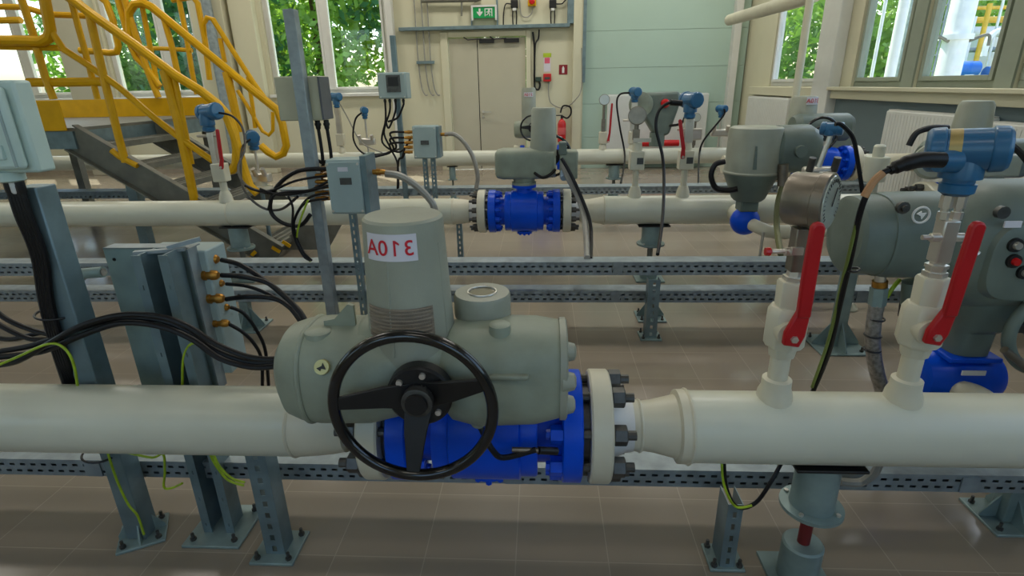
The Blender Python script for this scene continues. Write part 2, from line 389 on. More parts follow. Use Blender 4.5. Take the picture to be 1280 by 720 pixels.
# ------------------------------------------------------------------ things on the back wall
W = lambda px, py, d=0.0: P(px, py, YB-d)
tray_z = zat(0, YB, 33)
mb = MB().span((W(500, 33).x, YB-.14, tray_z-.03), (W(712, 33).x, YB, tray_z+.03))
part('cable_trunking', mb, GALVD, cat='trunking', label='grey horizontal cable trunking above the double door', bevel=.004)
mb = MB().span((W(709, 20).x, YB-.1, tray_z+.032), (W(717, 20).x, YB, ZC-.02))
part('cable_trunking', mb, GALVD, cat='trunking', label='grey vertical trunking rising right of the emergency stop', bevel=.004)
# exit sign
r = root('exit_sign', 'green emergency exit sign with white down arrow above the double door', 'sign', W(605, 24, .05))
a = W(591, 9, .1); b = W(619, 22, .1)
part('sign_plate', MB().span((a.x, YB-.1, b.z), (b.x, YB-.06, a.z)), GREEN, r)
w_ = b.x-a.x; h_ = a.z-b.z
mb = MB()
for s in (0, 1): mb.span((a.x-.03+s*(w_+.03), YB-.12, b.z-.04), (a.x+s*(w_+.03), YB-.03, a.z+.03))
mb.span((a.x, YB-.12, a.z), (b.x, YB-.03, a.z+.03)); part('sign_housing', mb, WHITE, r)
cx = a.x+w_*.3; cz = (a.z+b.z)/2; q = h_*.36
mb = MB().prism([(-.25*q, q), (-.25*q, .1*q), (-.8*q, .3*q), (-.8*q, -.05*q), (0, -q), (.8*q, -.05*q), (.8*q, .3*q), (.25*q, .1*q), (.25*q, q)], (cx, YB-.103, cz), X1, Z1, .006)
part('arrow', mb, WHITE, r)
cx = a.x+w_*.7
mb = MB().span((cx-.07, YB-.106, cz-q), (cx-.055, YB-.1, cz+q)); mb.span((cx+.055, YB-.106, cz-q), (cx+.07, YB-.1, cz+q)); mb.span((cx-.055, YB-.106, cz+q-.015), (cx+.055, YB-.1, cz+q))
mb.ball((cx+.01, YB-.103, cz+q*.55), .02, (1, .2, 1)); mb.tube([(cx+.01, YB-.104, cz+q*.3), (cx-.005, YB-.104, cz-q*.2)], .014, smooth=False)
mb.tube([(cx-.005, YB-.104, cz-q*.2), (cx+.025, YB-.104, cz-q*.5), (cx+.015, YB-.104, cz-q*.95)], .008, smooth=False); mb.tube([(cx-.005, YB-.104, cz-q*.2), (cx-.02, YB-.104, cz-q*.6), (cx-.045, YB-.104, cz-q*.7)], .008, smooth=False)
mb.tube([(cx-.04, YB-.104, cz), (cx, YB-.104, cz+q*.25), (cx+.045, YB-.104, cz+.0)], .007, smooth=False)
part('running_figure', mb, WHITE, r)
part('bracket', MB().span((b.x+.02, YB-.05, tray_z), (b.x+.05, YB, ZC)).span((a.x-.05, YB-.05, tray_z), (a.x-.03, YB, b.z)), GALVD, r)
# wall boxes and cables near the trunking
for px, lab in ((643, 'black socket box with cables left of the emergency stop'), (691, 'black socket box with cables right of the emergency stop')):
    c = W(px, 5, .05); r = root('socket_box', lab, 'electrical box', c, None)
    part('box', MB().box(c, (.13, .1, .13)), BLKM, r, bevel=.01); part('gland', MB().box(c+V((0, -.02, -.09)), (.06, .05, .04)), WHITE, r)
    for dx in (-.03, .03): part('cable', MB().tube([c+V((dx, 0, -.1)), c+V((dx*1.2, 0, -.2)), V((c.x+dx, c.y, tray_z+.03))], .011), RUB, r)
    s = -1 if px < 660 else 1
    part('cable', MB().tube([c+V((s*.06, 0, .0)), c+V((s*.16, 0, 0)), c+V((s*.2, 0, -.15 if s < 0 else .03)), V((c.x+s*.21, c.y, tray_z+.03)) if s < 0 else c+V((.25, 0, .08))], .011), RUB, r)
c = W(665, 2, .05); r = root('emergency_stop', 'yellow emergency stop box with red button above the door', 'switch', c)
part('box', MB().box(c, (.15, .09, .15)), YEL, r, bevel=.01); part('push_button', MB().lathe(c+V((0, -.04, .0)), (0, -1, 0), [(0, .03), (.02, .03), (.021, .055), (.04, .05), (.045, .03)]), REDS, r)
part('cable', MB().tube([c+V((0, 0, -.07)), c+V((0, 0, -.18)), c+V((-.09, 0, -.25)), c+V((-.2, 0, -.2)), c+V((-.23, 0, .1))], .01), HOSE, r)
# conduits left of the door
for i, px in enumerate((520, 528.5, 535.5)):
    t = W(px-2, -6, .04); m_ = W(px+3, 78, .04); e = W(px+13, 119, .04)
    part('wall_conduit', MB().tube([V((m_.x, t.y, 3.6)), V((m_.x, t.y, 2.6)), m_, W(px+7, 108, .04), W(px+11, 118, .04), W(px+14, 119, .1)], .013), HOSE, cat='conduit', group='thin conduits left of the double door', label='thin grey wall conduit left of the double door, %s of three' % ('leftmost', 'middle', 'rightmost')[i])
c = W(532, 78, .05); mb = MB().box(c, (.34, .05, .05)); part('conduit_clamp', mb, GALVD, cat='bracket', label='dark clamp bar holding three thin conduits on the wall')
# bar fitting above
mb = MB().cyl(W(527, 1, .1), W(592, 0, .1), .035); mb.cyl(W(577, 0, .1), W(577, 20, .1), .018); mb.cyl(W(592, 0, .1), W(601, -3, .1), .05); part('door_holder_arm', mb, STAIR, cat='bracket', label='grey bar with hanging rod high on wall left of exit sign')
# notices and alarm
def plate(name, px, py, w, h, m, lab, cat, th=.006):
    c = W(px, py, th/2+.002); return part(name, MB().box(c, (w, th, h)), m, cat=cat, label=lab)
plate('notice', 684, 69, .15, .075, mat('lime_sticker', (170, 190, 40), .5), 'lime yellow sticker above the red alarm point', 'notice')
r = root('notice', 'white notice with a pink square above the red alarm point', 'notice', W(684, 88, .004))
c = W(684, 80, .004); part('sheet', MB().box(c, (.13, .004, .27)), LABW, r); part('pink_square', MB().box(c+V((0, -.003, .06)), (.1, .003, .1)), mat('pink_print', (215, 90, 115), .5), r)
r = root('fire_alarm_point', 'red manual fire alarm call point on the wall right of door', 'alarm', W(684, 102, .05))
c = W(684, 97, .04); part('box', MB().box(c, (.15, .08, .14)), REDS, r, bevel=.01); part('cover_plate', MB().box(c+V((0, -.042, -.01)), (.1, .01, .04)), NUT, r)
part('cable', MB().tube([c+V((.03, .02, -.07)), W(686, 120, .04), W(690, 130, .04), W(705, 135, .06), W(720, 124, .16), W(727, 108, .17), W(727, 60, .17)], .01), HOSE, r)
c = W(673, 99, .04); r = root('junction_box', 'small dark junction box left of the red alarm point', 'junction box', c)
part('box', MB().box(c, (.11, .07, .08)), mat('dark_green_box', (40, 60, 50), .5), r, bevel=.006)
part('cable', MB().tube([W(666, 40, .04), W(668, 60, .04), W(668, 100, .04), W(669, 110, .05), W(673, 112, .05), W(675, 106, .05), W(673, 100, .05)], .018), RUB, r)
part('cable', MB().tube([W(674, 37, .04), W(673, 48, .04), W(669, 58, .06), W(668, 95, .06)], .014), RUB, r)
r = root('fire_extinguisher_sign', 'dark red square sign with white extinguisher mark on wall', 'sign', W(704, 92, .004))
c = W(704, 87, .004); part('plate', MB().box(c, (.16, .006, .17)), mat('dark_red_sign', (130, 14, 30), .4), r)
mb = MB().prism([(-.022, -.06), (.022, -.06), (.022, .03), (.01, .045), (.01, .06), (-.01, .06), (-.01, .045), (-.022, .03)], c+V((0, -.004, 0)), X1, Z1, .003); part('mark', mb, WHITE, r)
# extinguisher
b = W(702, 178, .16); t = W(702, 149, .16); r = root('fire_extinguisher', 'red fire extinguisher hanging on the back wall right of the door', 'fire extinguisher', b)
h = t.z-b.z
part('cylinder', MB().lathe(b, Z1, [(0, .06), (.01, .078), (h*.8, .08), (h*.93, .06), (h, .025), (h+.03, .022)]), REDS, r)
part('valve_head', MB().box(b+V((0, 0, h+.04)), (.05, .05, .05)).box(b+V((-.05, 0, h+.07)), (.13, .025, .018)), BLKM, r)
part('hose', MB().tube([b+V((.02, 0, h+.05)), b+V((.1, -.02, h+.02)), b+V((.17, -.02, h+.1)), b+V((.15, -.02, h+.22)), b+V((.02, -.02, h+.24)), b+V((-.03, -.02, h+.12))], .016), RUB, r)
part('label_sticker', MB().lathe(b+V((0, 0, h*.35)), Z1, [(0, .0815), (h*.3, .0815)], cap=False, n=24), mat('pinkish_label', (205, 90, 90), .5), r)
part('wall_bracket', MB().box((b.x, YB-.045, b.z+h*.7), (.05, .09, .08)), GALVD, r)
# radiators
def radiator(a, b, lab, axis, fins=True):
    """panel from corner a to b, thickness on the wall side"""
    a = V(a); b = V(b); r = root('panel_radiator', lab, 'radiator', ((a.x+b.x)/2, (a.y+b.y)/2, min(a.z, b.z)), 'white panel radiators')
    part('panel', MB().span(a, b), RADW, r, bevel=.012)
    mb = MB(); lo = min(a.z, b.z)+.03; hi = max(a.z, b.z)-.03
    if axis == 'y':
        n = int(abs(b.x-a.x)/.05); ym = min(a.y, b.y)
        for i in range(1, n): x = min(a.x, b.x)+i*.05; mb.box((x, ym-.0, (lo+hi)/2), (.02, .006, hi-lo))
    else:
        n = int(abs(b.y-a.y)/.05); xm_ = min(a.x, b.x)
        for i in range(1, n): y = min(a.y, b.y)+i*.05; mb.box((xm_-.0, y, (lo+hi)/2), (.006, .02, hi-lo))
    part('ribs', mb, RADW, r)
    mb = MB(); zt = max(a.z, b.z)
    if axis == 'y': mb.span((a.x+.02, min(a.y, b.y)+.01, zt), (b.x-.02, max(a.y, b.y), zt+.012))
    else: mb.span((min(a.x, b.x)+.01, min(a.y, b.y)+.02, zt), (max(a.x, b.x), max(a.y, b.y)-.02, zt+.012))
    part('top_grille', mb, WFR, r)
a = P(760, 119, YB-.12); radiator((a.x, YB-.13, .1), (W(886, 119, .1).x, YB-.03, a.z), 'wide white radiator on the aqua back wall', 'y')
ya, yb = PX(938, 120, XR-.1).y, PX(989, 120, XR-.1).y
radiator((XR-.14, ya, .25), (XR-.05, yb, PX(960, 122, XR-.1).z), 'white radiator below the far right window', 'x')
q = PX(1112, 138, XR-.12); radiator((XR-.15, q.y, .3), (XR-.05, PX(1240, 148, XR-.12).y, q.z), 'large white radiator on the slate panel, the farther one', 'x')
q2 = PX(1243, 150, XR-.12); radiator((XR-.15, q2.y, .3), (XR-.05, 3.2, q2.z-.02), 'large white radiator on the slate panel at right edge', 'x')
# white structural pipes top right
mb = MB().tube([P(912, 25, 9.0), P(998, 0, 6.6), P(1020, -8, 6.2)], .075, 14, smooth=False); part('vent_pipe', mb, PIPEC, cat='pipe', label='cream pipe sloping down from top right toward aqua wall')
v = P(990, 150, 6.0); mb = MB().cyl((v.x, 6.0, .01), (v.x, 6.0, ZC-.01), .036); part('riser_pipe', mb, PIPEC, cat='pipe', label='thin cream vertical pipe in front of the far right window')
mb = MB().cyl((bx(287), YB-.32, 0.01), (bx(287), YB-.32, ZC-.01), .085, n=24); dn = part('down_pipe', mb, GALV, cat='pipe', label='silver vertical pipe on wall behind yellow stair rails')
# ------------------------------------------------------------------ process pipes
def weld(r, X, Y, Z, rad, d=X1): part('weld_bead', MB().ring((X, Y, Z), d, rad, .006, 32, 6), PIPEC, r)
ZP = .6; YA = 1.48; YM = 4.59; YP3 = 8.2; R8 = .1095
X = lambda px, Y=YA, z=ZP: xat(Y, z, px)
BOLT = []
def bolts(r, at, s, d, k, n, ph=.5, Rb=.148):
    u, w, d = frame(d)
    for i in range(n):
        a = 2*math.pi*(i+ph)/n; o = (u*math.cos(a)+w*math.sin(a))*Rb*k; big = 1.0 if n < 10 else .75
        mb = MB().lathe(at(s*.235)+o, d*s, [(0, .015*k*big), (.218*k, .015*k*big)], 10)
        mb.lathe(at(s*.3865)+o, d*s, [(0, .028*k*big), (.003, .031*k*big), (.036*k, .031*k*big), (.039*k, .028*k*big)], 6)
        part('bolt', mb, NUT, r)
        part('painted_nut', MB().lathe(at(s*.236)+o, d*-s, [(0, .030*k*big), (.036*k, .030*k*big), (.038*k, .016*k*big), (.05*k, .015*k*big)], 6), BLUE, r)
def blue_valve(name, lab, xc, Y, Z, k=1, n=12, d=X1, detail=True, stem=True):
    """flanged ball valve with mating cream flanges; k scales it"""
    d = V(d).normalized(); r = root(name, lab, 'valve', (xc, Y, Z-.19*k)); c = V((xc, Y, Z))
    at = lambda t: c+d*t*k
    B = lambda t0, t1, prof=None, R=.15: MB().lathe(at(t0), d, [(a*k, b_*k) for a, b_ in prof] if prof else [(0, (R-.004)*k), (.004*k, R*k), ((t1-t0-.004)*k, R*k), ((t1-t0)*k, (R-.004)*k)], 48)
    part('valve_body', B(-.16, .16, [(0, .12), (0.0, .158), (.006, .162), (.05, .162), (.055, .172), (.265, .172), (.27, .162), (.314, .162), (.32, .158), (.32, .12)]), BLUE, r)
    for s in (-1, 1):
        part('end_neck', MB().lathe(at(s*.16), d*s, [(0, .118*k), (.08*k, .118*k)], 40), BLUE, r)
        part('blue_flange', MB().lathe(at(s*.235), d*s, [(0, .172*k), (.004*k, .178*k), (.058*k, .178*k), (.062*k, .172*k)], 48), BLUE, r)
        part('gasket', MB().lathe(at(s*.297), d*s, [(0, .132*k), (.022*k, .132*k)], 40), NUT, r)
        part('mating_flange', MB().lathe(at(s*.32), d*s, [(0, .174*k), (.006*k, .18*k), (.060*k, .18*k), (.066*k, .174*k)], 56), PIPEC, r)
        part('weld_neck', MB().lathe(at(s*.386), d*s, [(0, .115*k), (.015*k, .105*k), (.05*k, .086*k), (.075*k, .083*k)], 40), WHITE if detail else PIPEC, r)
        if detail: bolts(r, at, s, d, k, n)
    mb = MB().lathe(c-Z1*.165*k, -Z1, [(0, .07*k), (.012*k, .07*k), (.014*k, .055*k), (.024*k, .052*k)], 24)
    for i in range(8):
        a = i*math.pi/4; mb.lathe(c-Z1*.175*k+V((math.cos(a), math.sin(a), 0))*.052*k, -Z1, [(0, .011*k), (.022*k, .011*k)], 6)
    part('bottom_cover', mb, BLUE, r)
    if stem:
        part('stem_flange', MB().lathe(c+Z1*.15*k, Z1, [(0, .07*k), (.05*k, .065*k), (.052*k, .1*k), (.075*k, .1*k)], 28), BLUE, r)
    return r
# front line
YS = 1.37
xv = (X(728, YS)+X(487, YS))/2
kf = (X(728, YS)-X(487, YS))/.594
XF1, XF2 = xv-.461*kf, xv+.461*kf
r = root('process_pipe', 'thick white pipe running left across the foreground from the big valve', 'pipe', (-2.5, YA, ZP-R8))
part('pipe_run', MB().lathe((-7, YA, ZP), X1, [(0, R8), (7+X(356, YS), R8)], 48), PIPEW, r)
part('reducer', MB().lathe((X(356, YS), YA, ZP), X1, [(0, R8), (.012, R8), (.06, .107), (.12, .1), (XF1-X(356, YS)-.01, .094), (XF1-X(356, YS), .094)], 48), PIPEC, r); weld(r, X(356, YS), YA, ZP, R8-.001)
blue_valve('flanged_ball_valve', 'large blue flanged valve in the foreground below the 310A actuator', xv, YA, ZP, kf, 8)
r = root('process_pipe', 'thick white pipe running right across foreground from blue valve', 'pipe', (1.5, YA, ZP-R8))
part('reducer', MB().lathe((XF2, YA, ZP), X1, [(0, .076), (.015, .079), (.03, .076), (.06, .080), (.13, .097), (X(868, YS)-XF2-.03, .1125), (X(868, YS)-XF2, .1135)], 48), PIPEC, r); weld(r, X(868, YS), YA, ZP, .112); weld(r, XF2+.022, YA, ZP, .077)
RR = .1095
part('pipe_run', MB().lathe((X(868, YS), YA, ZP), X1, [(0, .1125), (.02, RR), (XR-.01-X(868, YS), RR)], 48), PIPEW, r)
# middle line
xm2 = xat(YM, ZP, 655.5); k2 = 1.0
blue_valve('flanged_ball_valve', 'blue flanged valve on the middle pipe line', xm2, YM, ZP, k2, 12)
r = root('process_pipe', 'white pipe of the middle line left of its blue valve', 'pipe', (-4, YM, ZP-R8))
part('pipe_run', MB().lathe((-9, YM, ZP), X1, [(0, R8), (9+xm2-.60, R8)], 40), PIPEW, r)
part('reducer', MB().lathe((xm2-.60, YM, ZP), X1, [(0, R8), (.06, .105), (.139, .094)], 40), PIPEC, r); weld(r, xm2-.6, YM, ZP, R8)
weld(r, xat(YM, ZP, 290), YM, ZP, R8)
r = root('process_pipe', 'white pipe of the middle line right of its blue valve', 'pipe', (2, YM, ZP-R8))
part('reducer', MB().lathe((xm2+.461, YM, ZP), X1, [(0, .094), (.08, .095), (.2, .117)], 40), PIPEC, r)
part('pipe_run', MB().lathe((xm2+.661, YM, ZP), X1, [(0, .118), (XR-.02-xm2-.661, .118)], 40), PIPEW, r); weld(r, xm2+.661, YM, ZP, .118)
# rear line
r = root('process_pipe', 'white pipe of the rear line along the back wall', 'pipe', (-4, YP3, ZP-R8))
part('pipe_run', MB().lathe((-10.5, YP3, ZP), X1, [(0, R8), (10.5+xat(YP3, ZP, 905), R8), (10.5+xat(YP3, ZP, 912), .09)], 40), PIPEW, r)
for px in (128, 470, 630): weld(r, xat(YP3, ZP, px), YP3, ZP, R8)
# ------------------------------------------------------------------ cable trays
def cable_tray(lab, Y, x0, x1, zb, zt, depth, pitch=.04, g='perforated cable trays'):
    r = root('cable_tray', lab, 'cable tray', ((x0+x1)/2, Y, zb), g)
    part('perforated_side', MB().perf((x0, Y, zb), X1, Z1, x1-x0, zt-zb, pitch, pitch*.5), GALV, r, ang=20)
    mb = MB().span((x0, Y, zt), (x1, Y+depth, zt+.003)); mb.span((x0, Y-.004, zt-.006), (x1, Y+.006, zt+.004)); part('lid', mb, GALV, r)
    mb = MB().span((x0, Y+.003, zb), (x1, Y+depth, zb+.003)); mb.span((x0, Y+depth-.003, zb), (x1, Y+depth, zt)); part('tray_bottom', mb, GALV, r)
    for i in range(int((x1-x0)/1.6)+1):
        x = x0+.7+i*1.6
        if x < x1: part('joint_clip', MB().span((x-.03, Y-.008, zb+.004), (x+.03, Y-.002, zt-.004)), GALV, r)
    return r
YT = 1.66
TZt, TZb = zat(0.3, YT, 587), zat(.3, YT, 607)
cable_tray('perforated metal cable tray running low right behind the foreground pipe', YT, -4, XR-.05, TZb, TZt, .2, .042)
YTB = 3.45
zt, zb = zat(.5, YTB, 328), zat(.5, YTB, 344); cable_tray('upper of two parallel perforated trays between foreground and middle pipes', YTB, -5, XR-.05, zb, zt, .12, .05); ZB_ = zb
zt, zb = zat(.5, YTB+.05, 364), zat(.5, YTB+.05, 378); cable_tray('lower of two parallel perforated trays between foreground and middle pipes', YTB+.05, -5, XR-.05, zb, zt, .12, .05); ZC_ = zb
YTD = 6.5
zt, zb = zat(.5, YTD, 234), zat(.5, YTD, 243); cable_tray('perforated tray between the middle pipe and the rear pipe', YTD, -7, XR-.05, zb, zt, .2, .06)
# ------------------------------------------------------------------ posts
def foot(r, x, y, w=.16, gus=True, ang=0, z=0.0):
    R = Matrix.Rotation(ang, 3, 'Z'); part('foot_plate', MB().box((x, y, z+.006), (w, w, .012), R), GALVT, r, bevel=.003)
    if gus:
        for a in range(4):
            d = R @ V((math.cos(a*math.pi/2), math.sin(a*math.pi/2), 0)); part('gusset', MB().prism([(.02, 0), (w*.48, 0), (w*.48, .015), (.02, w*.62)], (x, y, z+.012), d, Z1, .006), GALVT, r)
    for sx in (-1, 1):
        for sy in (-1, 1):
            c = V((x, y, z+.012))+R @ V((sx*w*.36, sy*w*.36, 0)); part('anchor_bolt', MB().lathe(c, Z1, [(0, .011), (.01, .011), (.011, .006), (.03, .006)], 6), NUT, r)
def square_post(lab, x, y, z1, w=.06, m=GALVD, fw=.17, ang=0, gus=True, name='support_post', slots=False, cat='post', wd=None):
    r = root(name, lab, cat, (x, y, 0)); wd = wd or w
    if slots:
        mb = MB().perf((x-w/2, y-wd/2, .012), Z1, X1, z1-.012, w, .05, .025, .003, rows=((.38, .62),))
        part('slotted_web', mb, m, r)
        mb = MB().span((x-w/2, y-wd/2, .012), (x-w/2+.003, y+wd/2, z1)); mb.span((x+w/2-.003, y-wd/2, .012), (x+w/2, y+wd/2, z1)); part('side_flange', mb, m, r)
    else:
        part('square_tube', MB().span((x-w/2, y-wd/2, .012), (x+w/2, y+wd/2, z1)), m, r, bevel=.004)
    foot(r, x, y, fw, gus, ang); return r
q = PF(180, 668); pz1 = P(70, 225, q.y)
P1 = q.copy(); r = square_post('tall galvanised square post at left edge carrying the pale enclosure', q.x, q.y, zat(q.x, q.y, 232), .075, fw=.16, ang=.5)
q = PF(900, 700); square_post('slotted strut under the foreground tray left of the round pipe support', q.x+.01, YT-.11, TZt-.01, .05, fw=.12, slots=True, gus=False, wd=.09)
q = PF(343, 700); square_post('short slotted strut under the foreground tray, right of twin channel post', q.x, YT-.115, .475, .07, fw=.16, slots=True, gus=False)
q = PF(1262, 655); square_post('square post with gusseted foot at bottom right corner', q.x, YT+.12, TZb-.005, .07, m=GALVT, fw=.2, ang=0)
q = PF(810, 417); square_post('slotted strut holding the two parallel trays in the middle', q.x, q.y-.05, ZB_-.004, .075, fw=.14, slots=True, gus=False)
q = PF(813, 398); square_post('round gusseted post foot behind the middle slotted strut', q.x, q.y+.02, .2, .05, m=STAIR, fw=.2)
q = PF(1043, 432); square_post('square post with gusseted foot behind the gauge lever', q.x, q.y, zat(q.x, q.y, 332), .07, m=GALVT, fw=.3)
q = PF(322, 400); square_post('gusseted post foot under the trays left of the motor', q.x, q.y-.12, ZC_-.004, .06, m=GALVT, fw=.24)
# tall strut with beige box
q = PF(416, 392); TX, TY = q.x, YTB-.06
square_post('tall galvanised square post in front of the left window', xat(TY, .3, 413), TY, zat(xat(TY, .3, 413), TY, 12), .066, m=GALV, fw=.16, gus=False)
TX = xat(TY, .3, 413)
def enclosure(name, lab, c, dims, m, cat='junction box', face=-1, deco=None, grp=None):
    r = root(name, lab, cat, (c[0], c[1], c[2]-dims[2]/2), grp)
    part('housing', MB().box(c, dims), m, r, bevel=.008)
    x, y, z = dims; f = V(c)+V((0, face*(y/2+.008), 0))
    part('lid', MB().box(f, (x*.94, .018, z*.94)), m, r, bevel=.006)
    for sx in (-1, 1):
        for sz in (-1, 1): part('lid_screw', MB().lathe(f+V((sx*x*.42, face*.008, sz*z*.43)), V((0, face, 0)), [(0, .008), (.004, .007)], 10), STEEL, r)
    return r
def glands(r, pts, d, L=.05, rr=.012, m=BRASS):
    for p in pts: part('cable_gland', MB().lathe(p, d, [(0, rr), (L*.3, rr), (L*.3, rr*1.25), (L*.55, rr*1.25), (L*.55, rr), (L*.85, rr*.95), (L, rr*.6)], 12), m, r)
# beige box behind tall strut
Yb = TY+.085
a, b = P(346, 96, Yb), P(408, 150, Yb)
r = enclosure('junction_box', 'beige metal box on the tall post below the left window', ((a.x+b.x)/2, Yb+.04, (a.z+b.z)/2), (b.x-a.x, .18, a.z-b.z), BEIGEBOX, face=1)
part('hinge_side', MB().box((b.x+.004, Yb+.02, (a.z+b.z)/2), (.012, .16, (a.z-b.z)*.96)), mat('dark_box_side', (84, 86, 92), .4), r)
glands(r, [V((xat(Yb, b.z, px), Yb+.02, b.z)) for px in (384, 395, 406)], -Z1, .06, .016, BLKM)
# wires from beige box
for px0, pxb, pyb in ((395, 399, 262), (406, 401, 250), (384, 392, 215)):
    s = V((xat(Yb, b.z, px0), Yb+.02, b.z-.05)); part('power_cable', MB().tube([s, V((s.x, Yb+.02, b.z-.25)), P((px0*.6+pxb*.4), 205, Yb+.02), P(pxb, pyb, Yb+.02)], .011), RUB, cat='cable', label='black cable dropping from the beige box to the tray', group='black cables below beige box')
# display box
Yd = 5.5
r0 = xat(YTD-.06, .45, 507)
square_post('galvanised post behind the display box, right of left window', r0, YTD-.06, zat(r0, YTD, 45), .055, fw=.16, gus=False)
Yd = YTD-.22
a, b = P(474, 91, Yd), P(512, 123, Yd)
r = enclosure('display_box', 'pale green box with a small dark display on a post', ((a.x+b.x)/2, Yd, (a.z+b.z)/2), (b.x-a.x, .2, a.z-b.z), JBOX, 'control box')
c = V(((a.x+b.x)/2+.02, Yd-.121, (a.z+b.z)/2+.02)); part('display_frame', MB().box(c, (.15, .008, .17)), NUT, r); part('screen', MB().box(c+V((0, -.005, .02)), (.11, .004, .09)), BLKM, r)
glands(r, [V((xat(Yd, b.z, px), Yd, b.z)) for px in (481, 487, 494, 504)], -Z1, .05, .014, BLKM)
for px0, pts in ((481, [(482, 150), (478, 178), (500, 190), (515, 170)]), (487, [(487, 140), (480, 165), (488, 185), (497, 205), (498, 235)]), (494, [(494, 140), (486, 160), (482, 150)]), (504, [(504, 132), (497, 147), (485, 152)])):
    s = V((xat(Yd, b.z, px0), Yd, b.z-.04)); part('signal_cable', MB().tube([s]+[P(x, y, Yd) for x, y in pts], .011), RUB, cat='cable', label='thin black cable hanging under the pale green display box', group='cables under display box')
# junction box on twin strut (middle distance)
Yj = YTD-.25
a, b = P(515, 157, Yj), P(551, 197, Yj)
rj = enclosure('junction_box', 'grey junction box on a twin strut left of the double door', ((a.x+b.x)/2, Yj, (a.z+b.z)/2), (b.x-a.x-.03, .16, a.z-b.z), JBOX)
cz_ = (a.z+b.z)/2; part('rating_label', MB().box(((a.x+b.x)/2, Yj-.1, cz_), (.09, .004, .045)), NUT, rj)
glp = [P(516, y, Yj) for y in (165, 172, 178, 184, 190)]; glands(rj, glp, -X1, .1, .016)
glands(rj, [P(551, 168, Yj)], X1, .14, .018)
part('side_rail', MB().box((b.x-.002, Yj, cz_), (.03, .18, a.z-b.z-.02)), GALVD, rj)
for i, px in enumerate((533, 543)):
    x = xat(Yj+.05, .6, px); square_post('slotted strut leg below the middle junction box, %s one' % ('left', 'right')[i], x, Yj+.05, b.z, .05, fw=.09, slots=True, gus=False)
for i, p in enumerate(glp):
    part('signal_cable', MB().tube([p-X1*.09, p+V((-.25, -.02, -.01)), P(495-4*i, 185+3*i, Yj), P(470-6*i, 196+i, Yj)] if i < 3 else [p-X1*.09, P(503, 193+i, Yj), P(498, 202, Yj), P(497, 236, Yj)], .012), RUB, cat='cable', label='black cable entering the left side of the middle junction box', group='cables into middle junction box')
part('flexible_conduit', MB().tube([P(556, 168, Yj), P(568, 168, Yj), P(580, 178, Yj), P(591, 196, Yj), P(597, 220, Yj), P(595, 236, Yj)], .024), HOSE, cat='conduit', label='grey flexible conduit curving down from the middle junction box')
# nearer junction box (410-470)
Yn = 3.35
a, b = P(412, 198, Yn), P(467, 264, Yn)
rn = enclosure('junction_box', 'large grey green junction box above the middle pipe behind the motor', ((a.x+b.x)/2-.01, Yn, (a.z+b.z)/2), (b.x-a.x-.02, .16, a.z-b.z), JBOX)
cc = V(((a.x+b.x)/2, Yn-.1, (a.z+b.z)/2)); part('label_plate', MB().box(cc+V((0, 0, .04)), (.07, .004, .04)), NUT, rn); part('white_label', MB().box(cc+V((-.01, 0, .11)), (.06, .004, .025)), LABW, rn)
glp = [P(412, y, Yn) for y in (211, 219, 227, 233, 241, 248)]; glands(rn, glp, -X1, .09, .013)
glands(rn, [P(466, 215, Yn)], X1, .08, .016)
part('side_rail', MB().box((b.x-.01, Yn+.02, cc.z), (.035, .2, a.z-b.z+.04)), GALVD, rn)
x = xat(Yn+.05, .6, 448); square_post('slim strut below the near grey junction box', x, Yn+.03, b.z, .04, fw=.09, slots=True, gus=False)
part('flexible_conduit', MB().tube([P(482, 217, Yn), P(500, 220, Yn), P(520, 232, Yn), P(536, 248, Yn), P(543, 262, Yn), P(546, 300, Yn+.05), P(546, 326, Yn+.1)], .022), HOSE, cat='conduit', label='grey conduit curving from near junction box behind the motor')
CBL = [[(410, 211), (372, 214), (345, 235), (338, 262), (352, 278), (375, 282), (388, 268)], [(410, 219), (370, 226), (340, 238), (320, 238), (306, 232)],
       [(410, 227), (380, 240), (345, 242), (325, 236)], [(410, 233), (385, 238), (345, 243), (335, 262)],
       [(410, 241), (385, 248), (368, 275), (372, 300), (385, 325)], [(410, 248), (380, 255), (366, 285), (375, 310), (390, 326)], [(360, 245), (366, 260), (366, 290), (378, 318), (388, 326)]]
for i, pts in enumerate(CBL):
    part('signal_cable', MB().tube([P(x, y, Yn-.02-.012*i) for x, y in pts], .0075 if i else .013), RUB, cat='cable', label='black cable looping left of the near grey junction box', group='looping cables left of near junction box')
part('signal_cable', MB().tube([P(273, 141, YM-.03), P(290, 145, YM-.1), P(303, 160, YM-.2), P(306, 185, YM-.4), P(298, 210, YM-.7), P(308, 232, Yn+.1), P(345, 243, Yn-.05), P(380, 240, Yn-.05), P(410, 232, Yn-.05)], .009), RUB, cat='cable', label='black cable from the nearer blue stair transmitter to the junction box')
part('signal_cable', MB().tube([P(313, 174, 5.2), P(303, 184, 5.1), P(301, 205, 4.6), P(304, 235, 4.1), P(325, 258, 3.8), P(350, 262, 3.6), P(372, 246, Yn)], .009), RUB, cat='cable', label='black cable from the smaller blue stair transmitter to the loops')
part('earth_wire', MB().tube([P(385, 250, Yn-.1), P(374, 280, Yn-.1), P(372, 305, Yn-.05), P(388, 327, Yn)], .006), YGRN, cat='cable', label='yellow green wire among loops left of near junction box')
